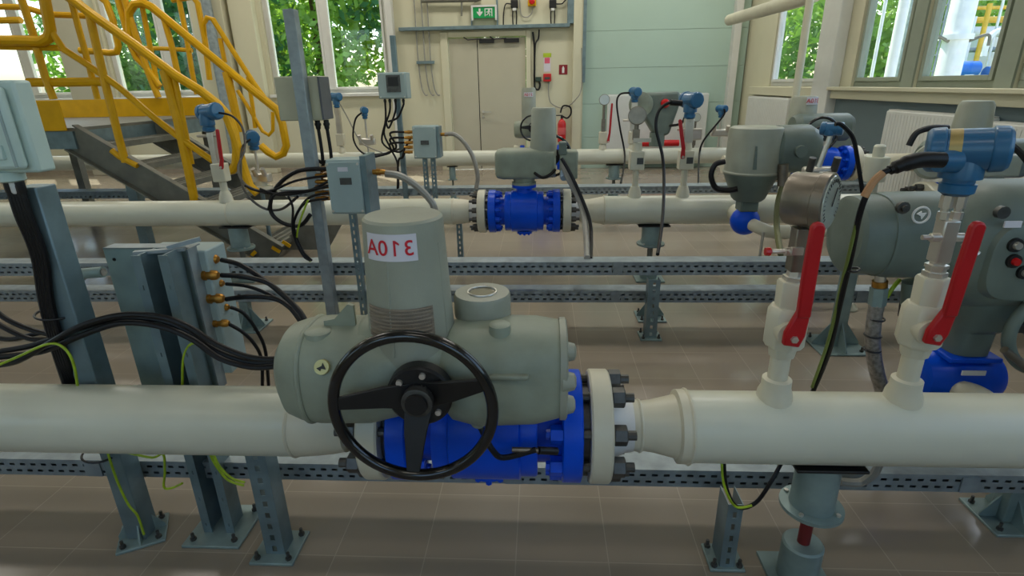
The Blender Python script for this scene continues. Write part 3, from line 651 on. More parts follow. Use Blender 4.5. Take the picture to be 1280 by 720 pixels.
# ------------------------------------------------------------------ foreground junction panel (left)
YQ = 1.5
YQ = 1.645
xb = xat(YQ, .1, 276)
r = root('channel_post', 'galvanised channel post holding the brass glanded box at left', 'post', (xb, YQ, 0))
ztp = zat(xb, YQ, 315)
w = .088
for sx in (-1, 1):
    part('channel_flange', MB().perf((xb+sx*w/2-(.016), YQ-.04, .012), Z1, X1, ztp-.012, .032, .12, .016, .004, rows=((.45, .6),)), GALVD, r)
part('channel_web', MB().span((xb+w/2-.006, YQ-.04, .012), (xb+w/2, YQ+.05, ztp)).span((xb-w/2, YQ-.04, .012), (xb-w/2+.006, YQ+.05, ztp)), GALVD, r)
part('channel_back', MB().perf((xb-w/2, YQ+.05, .012), Z1, X1, ztp-.012, w, .2, .07, .004, rows=((.4, .55),)), GALVD, r)
foot(r, xb, YQ, .22, False)
# plate + enclosure
yp = YQ+.075
a, b = P(128, 310, yp), P(252, 480, yp)
xl_, xr_ = a.x, xat(yp, (a.z+b.z)/2, 258); zt_, zb_ = a.z, zat(xr_, yp, 484)
r = root('terminal_enclosure', 'open backed galvanised panel with brass glands left of the big actuator', 'junction box', ((xl_+xr_)/2, yp, zb_))
mb = MB().span((xl_, yp, zb_), (xr_, yp+.006, zt_)); part('mounting_plate', mb, GALVT, r, bevel=.002)
mb = MB().span((xl_, yp, zt_-.004), (xr_+.0, yp+.055, zt_)); mb.span((xr_-.003, yp-.02, zb_), (xr_+.003, yp+.03, zt_)); part('folded_edge', mb, GALV, r)
part('junction_housing', MB().span((xr_-.2, yp+.03, zb_+.04), (xr_+.03, yp+.15, zt_-.02)), JBOX, r, label='pale housing behind the plate', bevel=.006)
for dx, dz in ((.03, .04), (.03, .25), (.2, .04), (.21, .12), (.2, .2), (.25, .27), (.23, .32)):
    part('plate_hole_plug', MB().lathe((xl_+dx*1.05, yp-.001, zt_-dz), -Y1, [(0, .006), (.003, .005)], 8), WHITE if dz > .2 else BLKM, r)
mb = MB().box((xb-.01, yp-.05, zt_+.004), (.15, .022, .01), Matrix.Rotation(.3, 3, 'Z')); mb.box((xb+.05, yp-.01, zt_+.018), (.10, .022, .014), Matrix.Rotation(-.2, 3, 'Y') @ Matrix.Rotation(.5, 3, 'Z')); part('top_bracket', mb, GALV, r)
GY = yp+.08
GL = [(250, 324), (250, 344), (257, 354), (257, 373), (264, 384), (264, 404)]
for i, (x, y) in enumerate(GL):
    p = P(x, y, GY-.045*(i % 2)); s = 1.0 if i in (0, 1, 3) else .8
    part('cable_gland', MB().lathe(p-X1*.02, X1, [(0, .017*s), (.016, .017*s), (.016, .014*s), (.024, .014*s), (.024, .0185*s), (.045, .0185*s), (.045, .015*s), (.062, .015*s), (.062, .018*s), (.078, .017*s), (.086, .011*s)], 12), BRASS, r)
E = [(372, 400), (366, 408), (378, 398), (360, 402), (333, 482), (326, 482)]
CC = [[(277, 325), (300, 331), (330, 350), (355, 370), (374, 388), (384, 405)], [(277, 344), (305, 346), (335, 354), (358, 372), (376, 392), (381, 406)], [(283, 355), (310, 358), (340, 370), (365, 388), (378, 405)],
      [(283, 374), (310, 371), (342, 373), (362, 384), (376, 402)], [(288, 384), (305, 392), (322, 415), (332, 440), (336, 485)], [(286, 405), (303, 415), (318, 430), (327, 450), (328, 485)]]
for i, pts in enumerate(CC):
    y0 = GY-.045*(i % 2); part('power_cable', MB().tube([P(x, y, y0-(.02 if i < 4 else -.02)*j) for j, (x, y) in enumerate(pts)], .0085 if i in (0, 1, 3) else .0065, 10), RUB, cat='cable', group='cables from brass glands', label='black cable leaving a brass gland of the galvanised panel')
# thick cable bundle crossing
for k, pts in enumerate([[(-20, 442), (40, 432), (95, 412), (150, 398), (200, 400), (235, 414), (270, 438), (310, 452), (345, 452), (372, 448)],
                         [(-20, 448), (50, 440), (100, 420), (150, 404), (200, 408), (240, 424), (275, 448), (315, 459), (350, 457), (372, 453)],
                         [(-20, 458), (20, 452), (60, 430), (100, 408), (150, 394), (200, 396), (235, 408), (270, 430), (310, 446), (345, 449), (372, 444)]]):
    part('power_cable', MB().tube([P(x, y, YQ-.10-.016*k) for x, y in pts], .0095, 10), RUB, cat='cable', group='thick cable bundle', label='thick black cable sweeping across the channel post toward the big actuator')
for k, pts in enumerate([[(-15, 380), (10, 400), (45, 414), (75, 420)], [(-15, 396), (10, 412), (40, 424), (70, 424)], [(-15, 420), (15, 424), (50, 416), (80, 412)]]):
    part('power_cable', MB().tube([P(x, y, YQ+.02+.02*k) for x, y in pts], .009, 10), RUB, cat='cable', group='cables entering at left edge', label='black cable entering from the left edge toward the square post')
# vertical cables on post 1
for k in range(5):
    o = k*4
    part('power_cable', MB().tube([P(10+o, 232, P1.y-.06), P(22+o, 270, P1.y-.06), P(42+o*.9, 320, P1.y-.05), P(52+o*.8, 380, P1.y-.05), P(68+o*.8, 440, P1.y-.05), P(88+o*.8, 500, P1.y-.05+.01*k), P(100+o*.8, 540, P1.y)], .0085, 8), RUB, cat='cable', group='cables down the square post', label='black cable running down the tall square post at left')
part('cable_tie', MB().ring(P(68, 392, P1.y-.02), V((.15, 0, 1)), .05, .004, 24, 6), BLKM, cat='cable tie', label='black tie around cables on the tall square post, upper part')
part('cable_tie', MB().ring(P(126, 566, P1.y-.02), V((.15, 0, 1)), .055, .004, 24, 6), BLKM, cat='cable tie', label='black tie around the square post just below the foreground pipe')
for lab, pts, Y in (('yellow green earth wire looping at left of the square post', [(-10, 460), (20, 447), (60, 430), (80, 435), (92, 455), (98, 490)], YQ-.14),
                    ('yellow green earth wire down the tall square post to its foot', [(134, 564), (146, 600), (160, 630), (172, 645), (180, 668)], P1.y-.055),
                    ('yellow green earth wire loop hanging below the foreground pipe', [(160, 566), (190, 572), (204, 568), (206, 590), (205, 609), (215, 610), (228, 604)], YA+.08),
                    ('yellow green earth wire beside the channel post and panel', [(248, 428), (236, 432), (229, 450), (228, 482)], YQ-.04),
                    ('yellow green earth wires from channel post to the cable tray', [(262, 566), (270, 582), (285, 600), (305, 607)], YT-.13),
                    ('second yellow green earth wire from channel post to the cable tray', [(266, 566), (275, 584), (290, 598), (306, 603)], YT-.14)):
    part('earth_wire', MB().tube([P(x, y, Y) for x, y in pts], .0042, 8), YGRN, cat='cable', label=lab)
# flexible conduit behind panel left
r = root('flexible_conduit', 'metal flexible conduit entering the left side of galvanised panel', 'conduit', P(90, 350, yp+.1))
part('hose', MB().tube([P(130, 340, yp+.09), P(108, 342, yp+.09), P(92, 352, yp+.09), P(88, 380, yp+.09), P(100, 430, yp+.09), P(125, 485, yp+.09), P(140, 540, yp+.09)], .014, 12), BRAID, r)
part('coupling', MB().tube([P(129, 340, yp+.09), P(104, 342, yp+.09)], .02, 12, smooth=False), GALVT, r)
part('coupling', MB().tube([P(101, 345, yp+.09), P(93, 352, yp+.09)], .021, 12, smooth=False), NUT, r)
# pale enclosure top left
YE = P1.y-.06
a = P(-20, 100, YE); c = P(22, 168, YE)
ang = 0.0; hx = P(33, 160, YE-.03).x
z0_, z1_ = zat(hx, YE, 214), zat(hx, YE, 100)
r = root('control_enclosure', 'pale plastic enclosure cut by left edge on top of the square post', 'control box', (hx-.1, YE, z0_))
R = Matrix.Rotation(.0, 3, 'Z')
part('housing', MB().span((hx-.32, YE-.03, z0_), (hx, YE+.03, z1_)), WENC, r, bevel=.008)
part('front_cover', MB().span((hx-.30, YE-.06, z0_+.012), (hx-.02, YE-.03, z1_-.015)), WENC, r, bevel=.012)
part('cover_recess_frame', MB().span((hx-.036, YE-.064, z0_+.02), (hx-.03, YE-.058, z1_-.03)).span((hx-.28, YE-.064, z1_-.036), (hx-.03, YE-.058, z1_-.03)), JBOX, r)
part('rating_label', MB().span((hx-.105, YE-.063, z0_+.10), (hx-.07, YE-.0595, z0_+.21)), mat('grey_label', (120, 128, 128), .5), r)
part('latch', MB().span((hx-.115, YE-.07, z0_+.04), (hx-.055, YE-.058, z0_+.08)), WENC, r, bevel=.003)
part('upper_latch', MB().span((hx-.2, YE-.07, z1_-.10), (hx-.11, YE-.058, z1_-.06)), WENC, r, bevel=.003)
part('cable_entry', MB().lathe((hx-.12, YE-.0, z0_+.001), -Z1, [(0, .035), (.025, .034), (.03, .025)], 24), WENC, r)
for k, dx in enumerate((-.16, -.13, -.10)): part('cable_gland', MB().lathe((hx+dx*.6-.04, YE-.0, z0_-.028), -Z1, [(0, .012), (.03, .012), (.035, .009)], 10), BLKM if k != 1 else WHITE, r)
# ------------------------------------------------------------------ electric actuator
def wheel(parent, c, Rw, rt, n=V((0, -1, 0)), spokes=(176, 22, 266), m=BLACK):
    c = V(c); u = V((1, 0, 0)) if abs(n.y) > .5 else V((0, 1, 0)); w = Z1; h = c-n*Rw*.32+w*Rw*.02+u*Rw*.03
    hw = part('handwheel', MB().ring(c, n, Rw, rt, 64, 12), m, parent)
    for a in spokes:
        a = math.radians(a); e = c+(u*math.cos(a)+w*math.sin(a))*Rw*.99; d = (e-h).normalized(); t = n.cross(d).normalized(); L = (e-h).length
        pts = [(.02, -Rw*.19), (L*.45, -Rw*.17), (L, -Rw*.08), (L, Rw*.08), (L*.45, Rw*.13), (.02, Rw*.19)]
        part('spoke', MB().prism(pts, h+n*.004, d, t, rt*.7), BLKM, hw, bevel=.002)
    part('hub', MB().lathe(h-n*.02, n, [(0, Rw*.43), (.03, Rw*.43), (.036, Rw*.40), (.036, Rw*.2), (.045, Rw*.2)], 32), BLKM, hw)
    part('hub_cap', MB().lathe(h+n*.016, n, [(0, Rw*.2), (.03, Rw*.2), (.032, Rw*.17)], 24), NUT, hw); part('hub_nut', MB().lathe(h+n*.044, n, [(0, Rw*.15), (.012, Rw*.14)], 24), BLKM, hw)
    for i in range(6):
        a = math.radians(i*60+18); part('hub_screw', MB().lathe(h+(u*math.cos(a)+w*math.sin(a))*Rw*.32+n*.016, n, [(0, Rw*.045), (.007, Rw*.04)], 10), STEEL, hw)
    return hw
YAc = 1.35
ztop = zat(-.3, YAc, 268); zbod = zat(-.2, YAc, 461)
xs = lambda px, z=zbod, y=YAc: xat(y, z, px)
xmot = xat(YAc, ztop, 503); rb = .142
xl, xr = xs(358), xs(706)
xstem = xv
r = root('electric_actuator', 'large grey motor actuator with 310A label and black handwheel in foreground', 'valve actuator', (xstem, YAc, zbod-rb))
# left control housing
L_ = xs(470)-xl
part('control_housing', MB().loft((xl, YAc, zbod), X1, [(0, 0, 0, .05, .05, 2.2), (.006, 0, 0, .085, .09, 2.3), (.03, 0, 0, .118, .125, 2.4), (.07, 0, 0, .133, .137, 2.5), (.12, 0, 0, rb, rb, 2.5), (L_, 0, 0, rb, rb, 2.4), (L_+.1, 0, 0, rb*.85, rb*.85, 2.2)], u=Y1, n=40), ACT, r)
part('gear_case', MB().loft((xs(450), YAc+.01, zbod+.01), X1, [(0, 0, 0, .1, .12, 2.2), (.03, 0, 0, .125, .142, 2.4), (.2, 0, 0, .125, .142, 2.4), (.26, 0, 0, .1, .12, 2.2)], u=Y1, n=40), ACT, r)
xa = xs(555)
part('terminal_housing', MB().loft((xa, YAc, zbod), X1, [(0, 0, 0, .10, .10, 2.1), (.03, 0, 0, .125, .135, 2.3), (.10, 0, 0, .138, .146, 2.6), (xr-xa-.08, 0, .002, .13, .140, 2.7), (xr-xa-.012, 0, .006, .118, .126, 2.7)], u=Y1, n=40), ACT, r)
part('end_cover', MB().loft((xr-.016, YAc, zbod), X1, [(0, 0, .006, .124, .132, 2.7), (.016, 0, .006, .124, .132, 2.7), (.02, 0, .006, .118, .126, 2.7)], u=Y1, n=40), ACTM, r)
for dz, dy in ((.02, -.1), (-.06, -.08), (.09, -.07)): part('cover_lug', MB().lathe((xr-.01, YAc+dy, zbod+dz), X1, [(0, .03), (.03, .022), (.035, .012)], 14), ACTM, r)
# seams, feet, logo
c = P(398, 424, YAc-.135); c = V((c.x, YAc-rb-.0, c.z))
ap = V((c.x, YAc-.135, zbod+.075))
fr = V((0, -.88, .47)).normalized()
part('round_emblem', MB().lathe(ap+fr*.0, fr, [(0, .020), (.009, .019)], 24), mat('gold_emblem', (190, 178, 120), .35, .5), r)
part('emblem_mark', MB().prism([(-.012, .003), (-.002, .010), (.0, .004), (.012, .006), (.003, -.011), (.001, -.003)], ap+fr*.010, X1, (fr.cross(X1))*-1, .002), BLKL, r)
part('seam_band', MB().loft((xs(395), YAc, zbod), X1, [(0, 0, 0, rb-.001, rb-.001, 2.5), (.004, 0, 0, rb+.002, rb+.002, 2.5), (.010, 0, 0, rb+.002, rb+.002, 2.5), (.014, 0, 0, rb-.001, rb-.001, 2.5)], u=Y1, n=40), ACT, r)
part('cover_step', MB().box((xs(640), YAc-.136, zbod+.052), (.10, .018, .012)), ACT, r, bevel=.004)
part('cover_boss', MB().lathe((xs(628), YAc-.05, zbod+rb-.02), Z1, [(0, .03), (.035, .028), (.04, .02)], 20), ACT, r)
part('top_boss', MB().lathe((xs(415), YAc-.05, zbod+rb-.035), Z1, [(0, .04), (.03, .036), (.034, .03)], 20), ACT, r)
part('lifting_rib', MB().prism([(0, -.01), (.085, -.01), (.085, .055), (.07, .06), (.03, .018), (0, .012)], (xs(418), YAc-.02, zbod+rb), X1, Z1, .012), ACT, r)
# motor
zm0 = zbod+.06
part('motor_cover', MB().loft((xmot, YAc, zm0), Z1, [(0, .0, 0, .116, .112, 2), (.10, 0, 0, .112, .110, 2), (ztop-zm0-.02, 0, 0, .101, .101, 2), (ztop-zm0-.006, 0, 0, .1, .1, 2), (ztop-zm0, 0, 0, .094, .094, 2)], u=X1, n=56), ACTM, r)
# flat moulded rib seams on motor cover
for ax, hh0, hh1 in ((-62, .02, .34), (-24, .1, .33), (-103, .1, .33)):
    a = math.radians(ax); mb = MB(); e0 = V((xmot+math.cos(a)*.1135, YAc+math.sin(a)*.1135, zm0+.03)); e1 = V((xmot+math.cos(a)*.1005, YAc+math.sin(a)*.1005, ztop-.06))
    if ax == -62: continue
    part('cover_rib', MB().tube([e0, e1], .0035, 8, smooth=False), ACTM, r)
bz0, bz1 = zat(xmot, YAc-.1, 422), zat(xmot, YAc-.1, 387)
n = 24; mb = MB(); vs = []
rr_ = lambda z: .116+(.101-.116)*max(0, min(1, (z-zm0)/(ztop-zm0)))
for k in range(9):
    z = bz0+(bz1-bz0)*k/8; mb.tube([V((xmot+math.cos(math.radians(a))*(rr_(z)+.0015), YAc+math.sin(math.radians(a))*(rr_(z)+.0015), z)) for a in range(-140, -44, 6)], .0028, 6, smooth=False)
part('finned_band', mb, RUSTL, r)
vs = [(xmot+math.cos(math.radians(a))*(rr_(z)+.001), YAc+math.sin(math.radians(a))*(rr_(z)+.001), z) for z in (bz0-.004, bz1+.004) for a in range(-142, -42, 4)]
nn = len(vs)//2; mb = MB().add(vs, [(i, i+1, nn+i+1, nn+i) for i in range(nn-1)]); part('band_plate', mb, RUSTL, r)
# label 310A on the motor
cz = zat(xmot, YAc-.1, 310); hh = .034; a_c = math.radians(-97); 
def bend(x, y, off=.0025):
    a = a_c+x/.104; return V((xmot+math.cos(a)*(rr_(cz+y)+off), YAc+math.sin(a)*(rr_(cz+y)+off), cz+y))
vs = []; nx = 16
for j in (0, 1):
    for i in range(nx+1): vs.append(bend(-.067+.134*i/nx, -.033+.066*j, .0012))
mb = MB().add(vs, [(i, i+1, nx+2+i, nx+1+i) for i in range(nx)]); lb = part('number_label', mb, LABW, r, label='white label with mirrored red 310A')
text_part('lettering', '310A', .054, lb, lambda x, y: bend(x, y, .0026), LABR)
# window ring
xw = xat(1.43, 1.04, 603); zw = zbod+rb-.03
part('position_window', MB().lathe((xw, 1.43, zw), Z1, [(0, .06), (.02, .062), (.02, .079), (.075, .079), (.085, .075), (.086, .040), (.078, .038)], 36), ACTM, r)
part('window_glass', MB().lathe((xw, 1.43, zw+.083), Z1, [(0, .038), (.002, .037)], 32), mat('dull_window_glass', (120, 118, 100), .1, coat=.5), r)
part('window_rim', MB().ring((xw, 1.43, zw+.087), Z1, .039, .003, 36, 8), STEEL, r)
# mounting neck down to valve
part('mounting_neck', MB().lathe((xstem, YAc+.07, zbod-.02), V((0, YA-YAc-.07, ZP+.205*kf-zbod+.02)), [(0, .09), ((V((0, YA-YAc-.07, ZP+.205*kf-zbod+.02))).length, .085)], 28), ACT, r)
# gear boss and wheel
YW = 1.14; wc = V((xat(YW, .87, 516), YW, 0)); wc.z = zat(wc.x, YW, 511)
part('wheel_shaft', MB().lathe((wc.x, YAc-.05, wc.z), -Y1, [(0, .075), (.07, .07), (.075, .055), (.1, .05), (.1, .03), (.13, .03)], 28), ACT, r)
wheel(r, wc, .194, .0145)
# cable to the gland on the valve
r = root('actuator_cable', 'short black cable with steel end from actuator to the valve', 'cable', P(640, 575, YA-.2))
part('cable', MB().tube([P(598, 528, YA-.2), P(606, 545, YA-.21), P(616, 563, YA-.22), P(630, 572, YA-.21), P(670, 562, YA-.2)], .0085, 10), RUB, r)
part('steel_sleeve', MB().cyl(P(640, 562, YA-.2), P(673, 563, YA-.2), .0075), STEELD, r); part('end_plug', MB().cyl(P(673, 563, YA-.2), P(696, 564, YA-.175), .011), BLKM, r)
part('cable_gland', MB().lathe(P(597, 530, YA-.2), V((.02, -.02, .1)), [(0, .018), (.04, .022), (.08, .03)], 16), ACT, r)
# ------------------------------------------------------------------ generic actuator for farther valves
def actuator(lab, xc, Y, Z, k=1, face=-1, m=ACT, wh=True, motor_dx=-.16, mh=.36, text=True, grp=None, g0=-.34, g1=.34, ge=2.5):
    """Z = top of the valve stem flange; face -1: handwheel toward the viewer"""
    r = root('electric_actuator', lab, 'valve actuator', (xc, Y, Z), grp); zb = Z+.17*k; f = -face
    B = lambda t: xc+f*t*k
    part('mounting_neck', MB().lathe((xc, Y, Z), Z1, [(0, .1*k), (.02*k, .1*k), (.022*k, .085*k), (.08*k, .1*k)], 24), m, r)
    part('gear_case', MB().loft((xc+g0*k, Y, zb), X1, [(0, 0, 0, .09*k, .09*k, ge), (.015*k, 0, 0, .11*k, .11*k, ge), (.06*k, 0, 0, .125*k, .12*k, ge), ((g1-g0-.06)*k, 0, 0, .12*k, .12*k, ge), ((g1-g0)*k, 0, 0, .1*k, .1*k, ge)], u=Y1, n=40), m, r)
    part('end_cover', MB().lathe((xc+g1*k, Y, zb), X1, [(0, .115*k), (.018*k, .115*k)], 28), m, r)
    xm_ = xc+motor_dx*k
    mc = part('motor_cover', MB().lathe((xm_, Y, zb+.06*k), Z1, [(0, .105*k), (mh*k-.02*k, .098*k), (mh*k, .088*k)], 36), ACTM if m is ACT else m, r)
    part('position_window', MB().lathe((xc+.12*k, Y+.05*k, zb+.1*k), Z1, [(0, .07*k), (.07*k, .07*k), (.075*k, .06*k)], 24), m, r)
    if text:
        zc = zb+mh*k-.03*k; vs = []
        bf = lambda x, y, o: V((xm_+math.cos(-1.57+x/(.1*k))*(.101*k+o), Y+math.sin(-1.57+x/(.1*k))*(.101*k+o), zc+y))
        for j in (0, 1):
            for i in range(9): vs.append(bf((-.065+.13*i/8)*k, (-.03+.06*j)*k, .003))
        lb = part('number_label', MB().add(vs, [(i, i+1, 10+i, 9+i) for i in range(8)]), LABW, r, label='white label with mirrored red lettering')
        text_part('lettering', '310A', .05*k, lb, lambda x, y: bf(x, y, .006), LABR)
    if wh: wheel(r, (xm_+.06*k, Y+face*.21*k, zb+.03*k), .17*k, .012*k, n=V((0, face, 0)))
    return r
zs2 = ZP+.225
r = actuator('grey actuator with upright motor on the middle blue valve', xm2, YM, zs2, 1, face=1, text=False, motor_dx=.16, mh=.37, g0=-.23, g1=.24, ge=5)
part('terminal_box', MB().box((xm2+.36, YM-.08, zs2+.17), (.14, .16, .22)), ACT, r, bevel=.015)
part('dark_cover', MB().box((xm2+.31, YM-.12, zs2+.3), (.06, .1, .1)), ACT2, r, bevel=.01)
part('blue_gland', MB().cyl((xm2+.32, YM-.16, zs2+.12), (xm2+.32, YM-.22, zs2+.08), .028), mat('pale_blue_gland', (130, 150, 170), .4), r)
part('flexible_conduit', MB().tube([P(703, 205, YM-.2), P(710, 222, YM-.25), P(722, 245, YM-.3), P(730, 270, YM-.4), P(733, 300, YM-.6), P(734, 323, 3.52)], .022), HOSE, cat='conduit', label='grey flexible conduit from middle actuator down to the tray')
part('power_cable', MB().tube([P(702, 198, YM-.24), P(712, 215, YM-.28), P(726, 245, YM-.35), P(737, 275, YM-.45), P(739, 300, YM-.6), P(738, 323, 3.53)], .014), RUB, cat='cable', label='black cable beside the conduit of the middle actuator')
part('power_cable', MB().tube([P(668, 216, YM-.12), P(678, 222, YM-.15), P(688, 218, YM-.15), P(694, 212, YM-.12)], .012), RUB, cat='cable', label='short black cable loop under the middle actuator')
# rear line valve with actuator (left of the extinguisher)
x3 = xat(YP3, ZP, 676)
blue_valve('flanged_ball_valve', 'blue valve of the rear line hidden behind the middle actuator', x3, YP3, ZP, 1, 12, detail=False)
actuator('grey actuator with handwheel and label in front of the double door', x3, YP3, zs2, 1, motor_dx=-.17, mh=.5, g0=-.38, g1=.2)
# third rear actuator with red button
xq = xat(YP3+.35, 1.1, 822)
r = root('electric_actuator', 'grey green actuator with red knob in front of the aqua wall', 'valve actuator', (xq, YP3+.35, ZP+.1))
c = V((xq, YP3+.35, 1.12))
part('housing', MB().prism([(-.34, .30), (.26, .32), (.30, .2), (.16, -.28), (.05, -.3), (-.05, -.28), (-.3, .1)], V((xq, YP3+.35, 1.15)), X1, Z1, .26), ACT2, r, bevel=.04)
part('round_cover', MB().lathe((xq-.28, YP3+.22, 1.3), -Y1, [(0, .17), (.05, .17), (.06, .15)], 28), ACT, r)
part('red_knob', MB().lathe((xq+.06, YP3+.21, 1.31), -Y1, [(0, .06), (.04, .06), (.06, .04)], 20), REDS, r)
part('neck', MB().cyl((xq, YP3+.3, ZP+.11), (xq, YP3+.3, .9), .11), ACT2, r)
part('cable', MB().tube([(xq+.15, YP3+.2, 1.0), (xq+.3, YP3+.1, 1.05), (xq+.33, YP3+.1, 1.25), (xq+.2, YP3+.1, 1.33)], .018), RUB, r)
# ------------------------------------------------------------------ instrument stacks
def lever(r, base, tip, w, m=RED, out=V((0, -1, 0)), hub=.03):
    base = V(base); tip = V(tip); L0 = (tip-base).length; dd = (tip-base).normalized(); tt = dd.cross(out).normalized()
    knee = base+dd*L0*.24-tt*(-w*.3); d = (tip-knee).normalized(); t = d.cross(out).normalized(); L = (tip-knee).length
    mb = MB().prism([(-.01, -w*.46), (L*.5, -w*.5), (L, -w*.44), (L+w*.3, -w*.3), (L+w*.38, 0), (L+w*.3, w*.3), (L, w*.44), (-.01, w*.46)], knee+out*.004, d, t, .02)
    d2 = (knee-base).normalized(); t2 = d2.cross(out).normalized(); L2 = (knee-base).length
    mb.prism([(-hub*.75, -hub*.7), (hub*.4, -hub*.9), (L2+.008, -w*.42), (L2+.008, w*.46), (hub*.4, hub*.85), (-hub*.75, hub*.7)], base, d2, t2, .018)
    part('lever', mb, m, r, bevel=.005, label='red lever'); part('lever_nut', MB().lathe(base+out*.009, out, [(0, .011), (.007, .01)], 6), STEEL, r)
def stack(lab, x, Y, zb, zt, k=1, lever_to=None, lever_w=.035, m=PIPEC, sq=False, body=None):
    """olet, nipple and ball valve on top of a pipe; returns root"""
    r = root('isolation_valve', lab, 'valve', (x, Y, zb)); H = zt-zb
    part('socket_fitting', MB().lathe((x, Y, zb), Z1, [(0, .052*k), (H*.07, .049*k), (H*.12, .042*k), (H*.19, .041*k), (H*.2, .03*k)], 24), m, r)
    part('nipple', MB().lathe((x, Y, zb+H*.18), Z1, [(0, .028*k), (H*.28, .028*k)], 20), m, r)
    part('valve_body', MB().lathe((x, Y, zb+H*.39), Z1, [(0, .036*k), (H*.08, .041*k), (H*.085, .05*k), (H*.12, .058*k), (H*.36, .058*k), (H*.41, .047*k)], 8 if sq else 20), m, r, ang=50, bevel=.003)
    part('end_piece', MB().lathe((x, Y, zb+H*.78), Z1, [(0, .046*k), (H*.02, .04*k), (H*.2, .042*k), (H*.22, .038*k)], 6 if sq else 20), m, r, bevel=.002)
    part('stem_boss', MB().lathe((x-.008, Y, zb+H*.63), -Y1, [(0, .04*k), (.06*k, .038*k), (.062*k, .024*k), (.072*k, .024*k)], 20), m, r)
    if lever_to is not None:
        lever(r, (x-.012*k, Y-.076*k, zb+H*.63), lever_to, lever_w, hub=.032*k)
    return r
# front stack 1 with pressure gauge
zpt = ZP+RR-.012
x1 = xat(YA, zpt, 967); zt1 = zat(x1, YA, 350)
q = P(1021, 284, YA-.1)
stack('white ball valve with raised red lever under the round pressure gauge', x1, YA, zpt, zt1, 1, q, .038, sq=True)
r = root('needle_valve', 'brown steel block valve with red tipped screw under the pressure gauge', 'valve', (x1, YA, zt1))
za, zg = zat(x1, YA, 338), zat(x1, YA, 284)
part('hex_nipple', MB().lathe((x1, YA, zt1), Z1, [(0, .03), (.012, .03), (.012, .022), (za-zt1, .02)], 6), STEEL, r)
part('block', MB().box((x1, YA, (za+zg)/2), (.042, .042, zg-za)), STEELD, r, bevel=.003)
zc_ = zat(x1, YA, 313)
part('vent_screw', MB().lathe((x1-.02, YA-.01, zc_), -X1, [(0, .012), (.02, .012), (.022, .007), (.06, .006)], 12), STEEL, r); part('red_tip', MB().lathe((x1-.075, YA-.01, zc_), -X1, [(0, .006), (.005, .012), (.017, .011)], 10), REDS, r)
part('collar', MB().box((x1-.015, YA-.024, zc_+.005), (.03, .012, .02)), STEEL, r)
r = root('pressure_gauge', 'round stainless pressure gauge turned right above the brown block valve', 'gauge', (x1, YA, zg))
gd = V((.74, -.67, .0)).normalized(); gc = V((x1+.004, YA, zat(x1, YA, 250)))
part('stem', MB().lathe((x1, YA, zg), Z1, [(0, .012), (.012, .018), (.022, .018), (gc.z-zg, .01)], 12), STEELD, r)
part('case', MB().lathe(gc-gd*.05, gd, [(0, .05), (.002, .066), (.01, .070), (.072, .071), (.075, .075), (.1, .075), (.103, .068)], 40), STEELD, r)
part('dial', MB().lathe(gc+gd*.053, gd, [(0, .069), (.003, .068)], 40), GLASSY, r)
gu, gw, _ = frame(gd)
mb = MB()
for i in range(25):
    a = math.radians(-45+i*11.25); d = gu*math.cos(a)+gw*math.sin(a); mb.tube([gc+gd*.057+d*.052, gc+gd*.057+d*.061], .001, 4, smooth=False)
part('dial_marks', mb, BLKL, r); part('needle', MB().tube([gc+gd*.058-gw*.01, gc+gd*.058+(gu*.5+gw*.8).normalized()*.042], .0013, 5, smooth=False), BLKL, r)
part('blowout_cap', MB().box(gc+V((.03, .0, .066)), (.02, .02, .012)), WHITE, r)
# front stack 2 with manifold and transmitter
x2 = xat(YA, zpt, 1127); zt2 = zat(x2, YA, 345)
q = P(1220, 283, YA-.1)
stack('white ball valve with raised red lever under the blue transmitter', x2, YA, zpt, zt2, 1, q, .038, sq=True)
r = root('manifold_valve', 'steel block manifold with red marked screw below the blue transmitter', 'valve', (x2, YA, zt2))
zc0, zc1 = zat(x2, YA, 327), zat(x2, YA, 274)
part('hex_nipple', MB().lathe((x2, YA, zt2), Z1, [(0, .03), (.014, .03), (.014, .024), (.024, .024), (.024, .028), (.034, .028), (.035, .018), (zc0-zt2, .018)], 6), STEEL, r)
part('block', MB().box((x2, YA, (zc0+zc1)/2), (.04, .042, zc1-zc0)), STEEL, r, bevel=.004)
zs_ = zc0+(zc1-zc0)*.6
for s in (-1, 1): part('vent_screw', MB().lathe((x2+s*.033, YA-.01, zs_), X1*s, [(-.015, .012), (.008, .012), (.01, .007), (.03, .007)], 12), STEEL, r)
part('red_marker', MB().lathe((x2+.055, YA-.01, zs_), X1, [(0, .013), (.02, .003)], 10), REDS, r)
part('drain_screw', MB().tube([(x2+.03, YA-.03, zs_-.01), (x2+.06, YA-.05, zs_-.035)], .008, 8, smooth=False), STEEL, r)
zn = zat(x2, YA, 244)
for s in (-1, 1): part('union', MB().lathe((x2+s*.017, YA, zc1), Z1, [(0, .014), (.02, .014), (.02, .009), (.03, .009), (.03, .015), (zn-zc1, .015)], 6), STEEL, r)
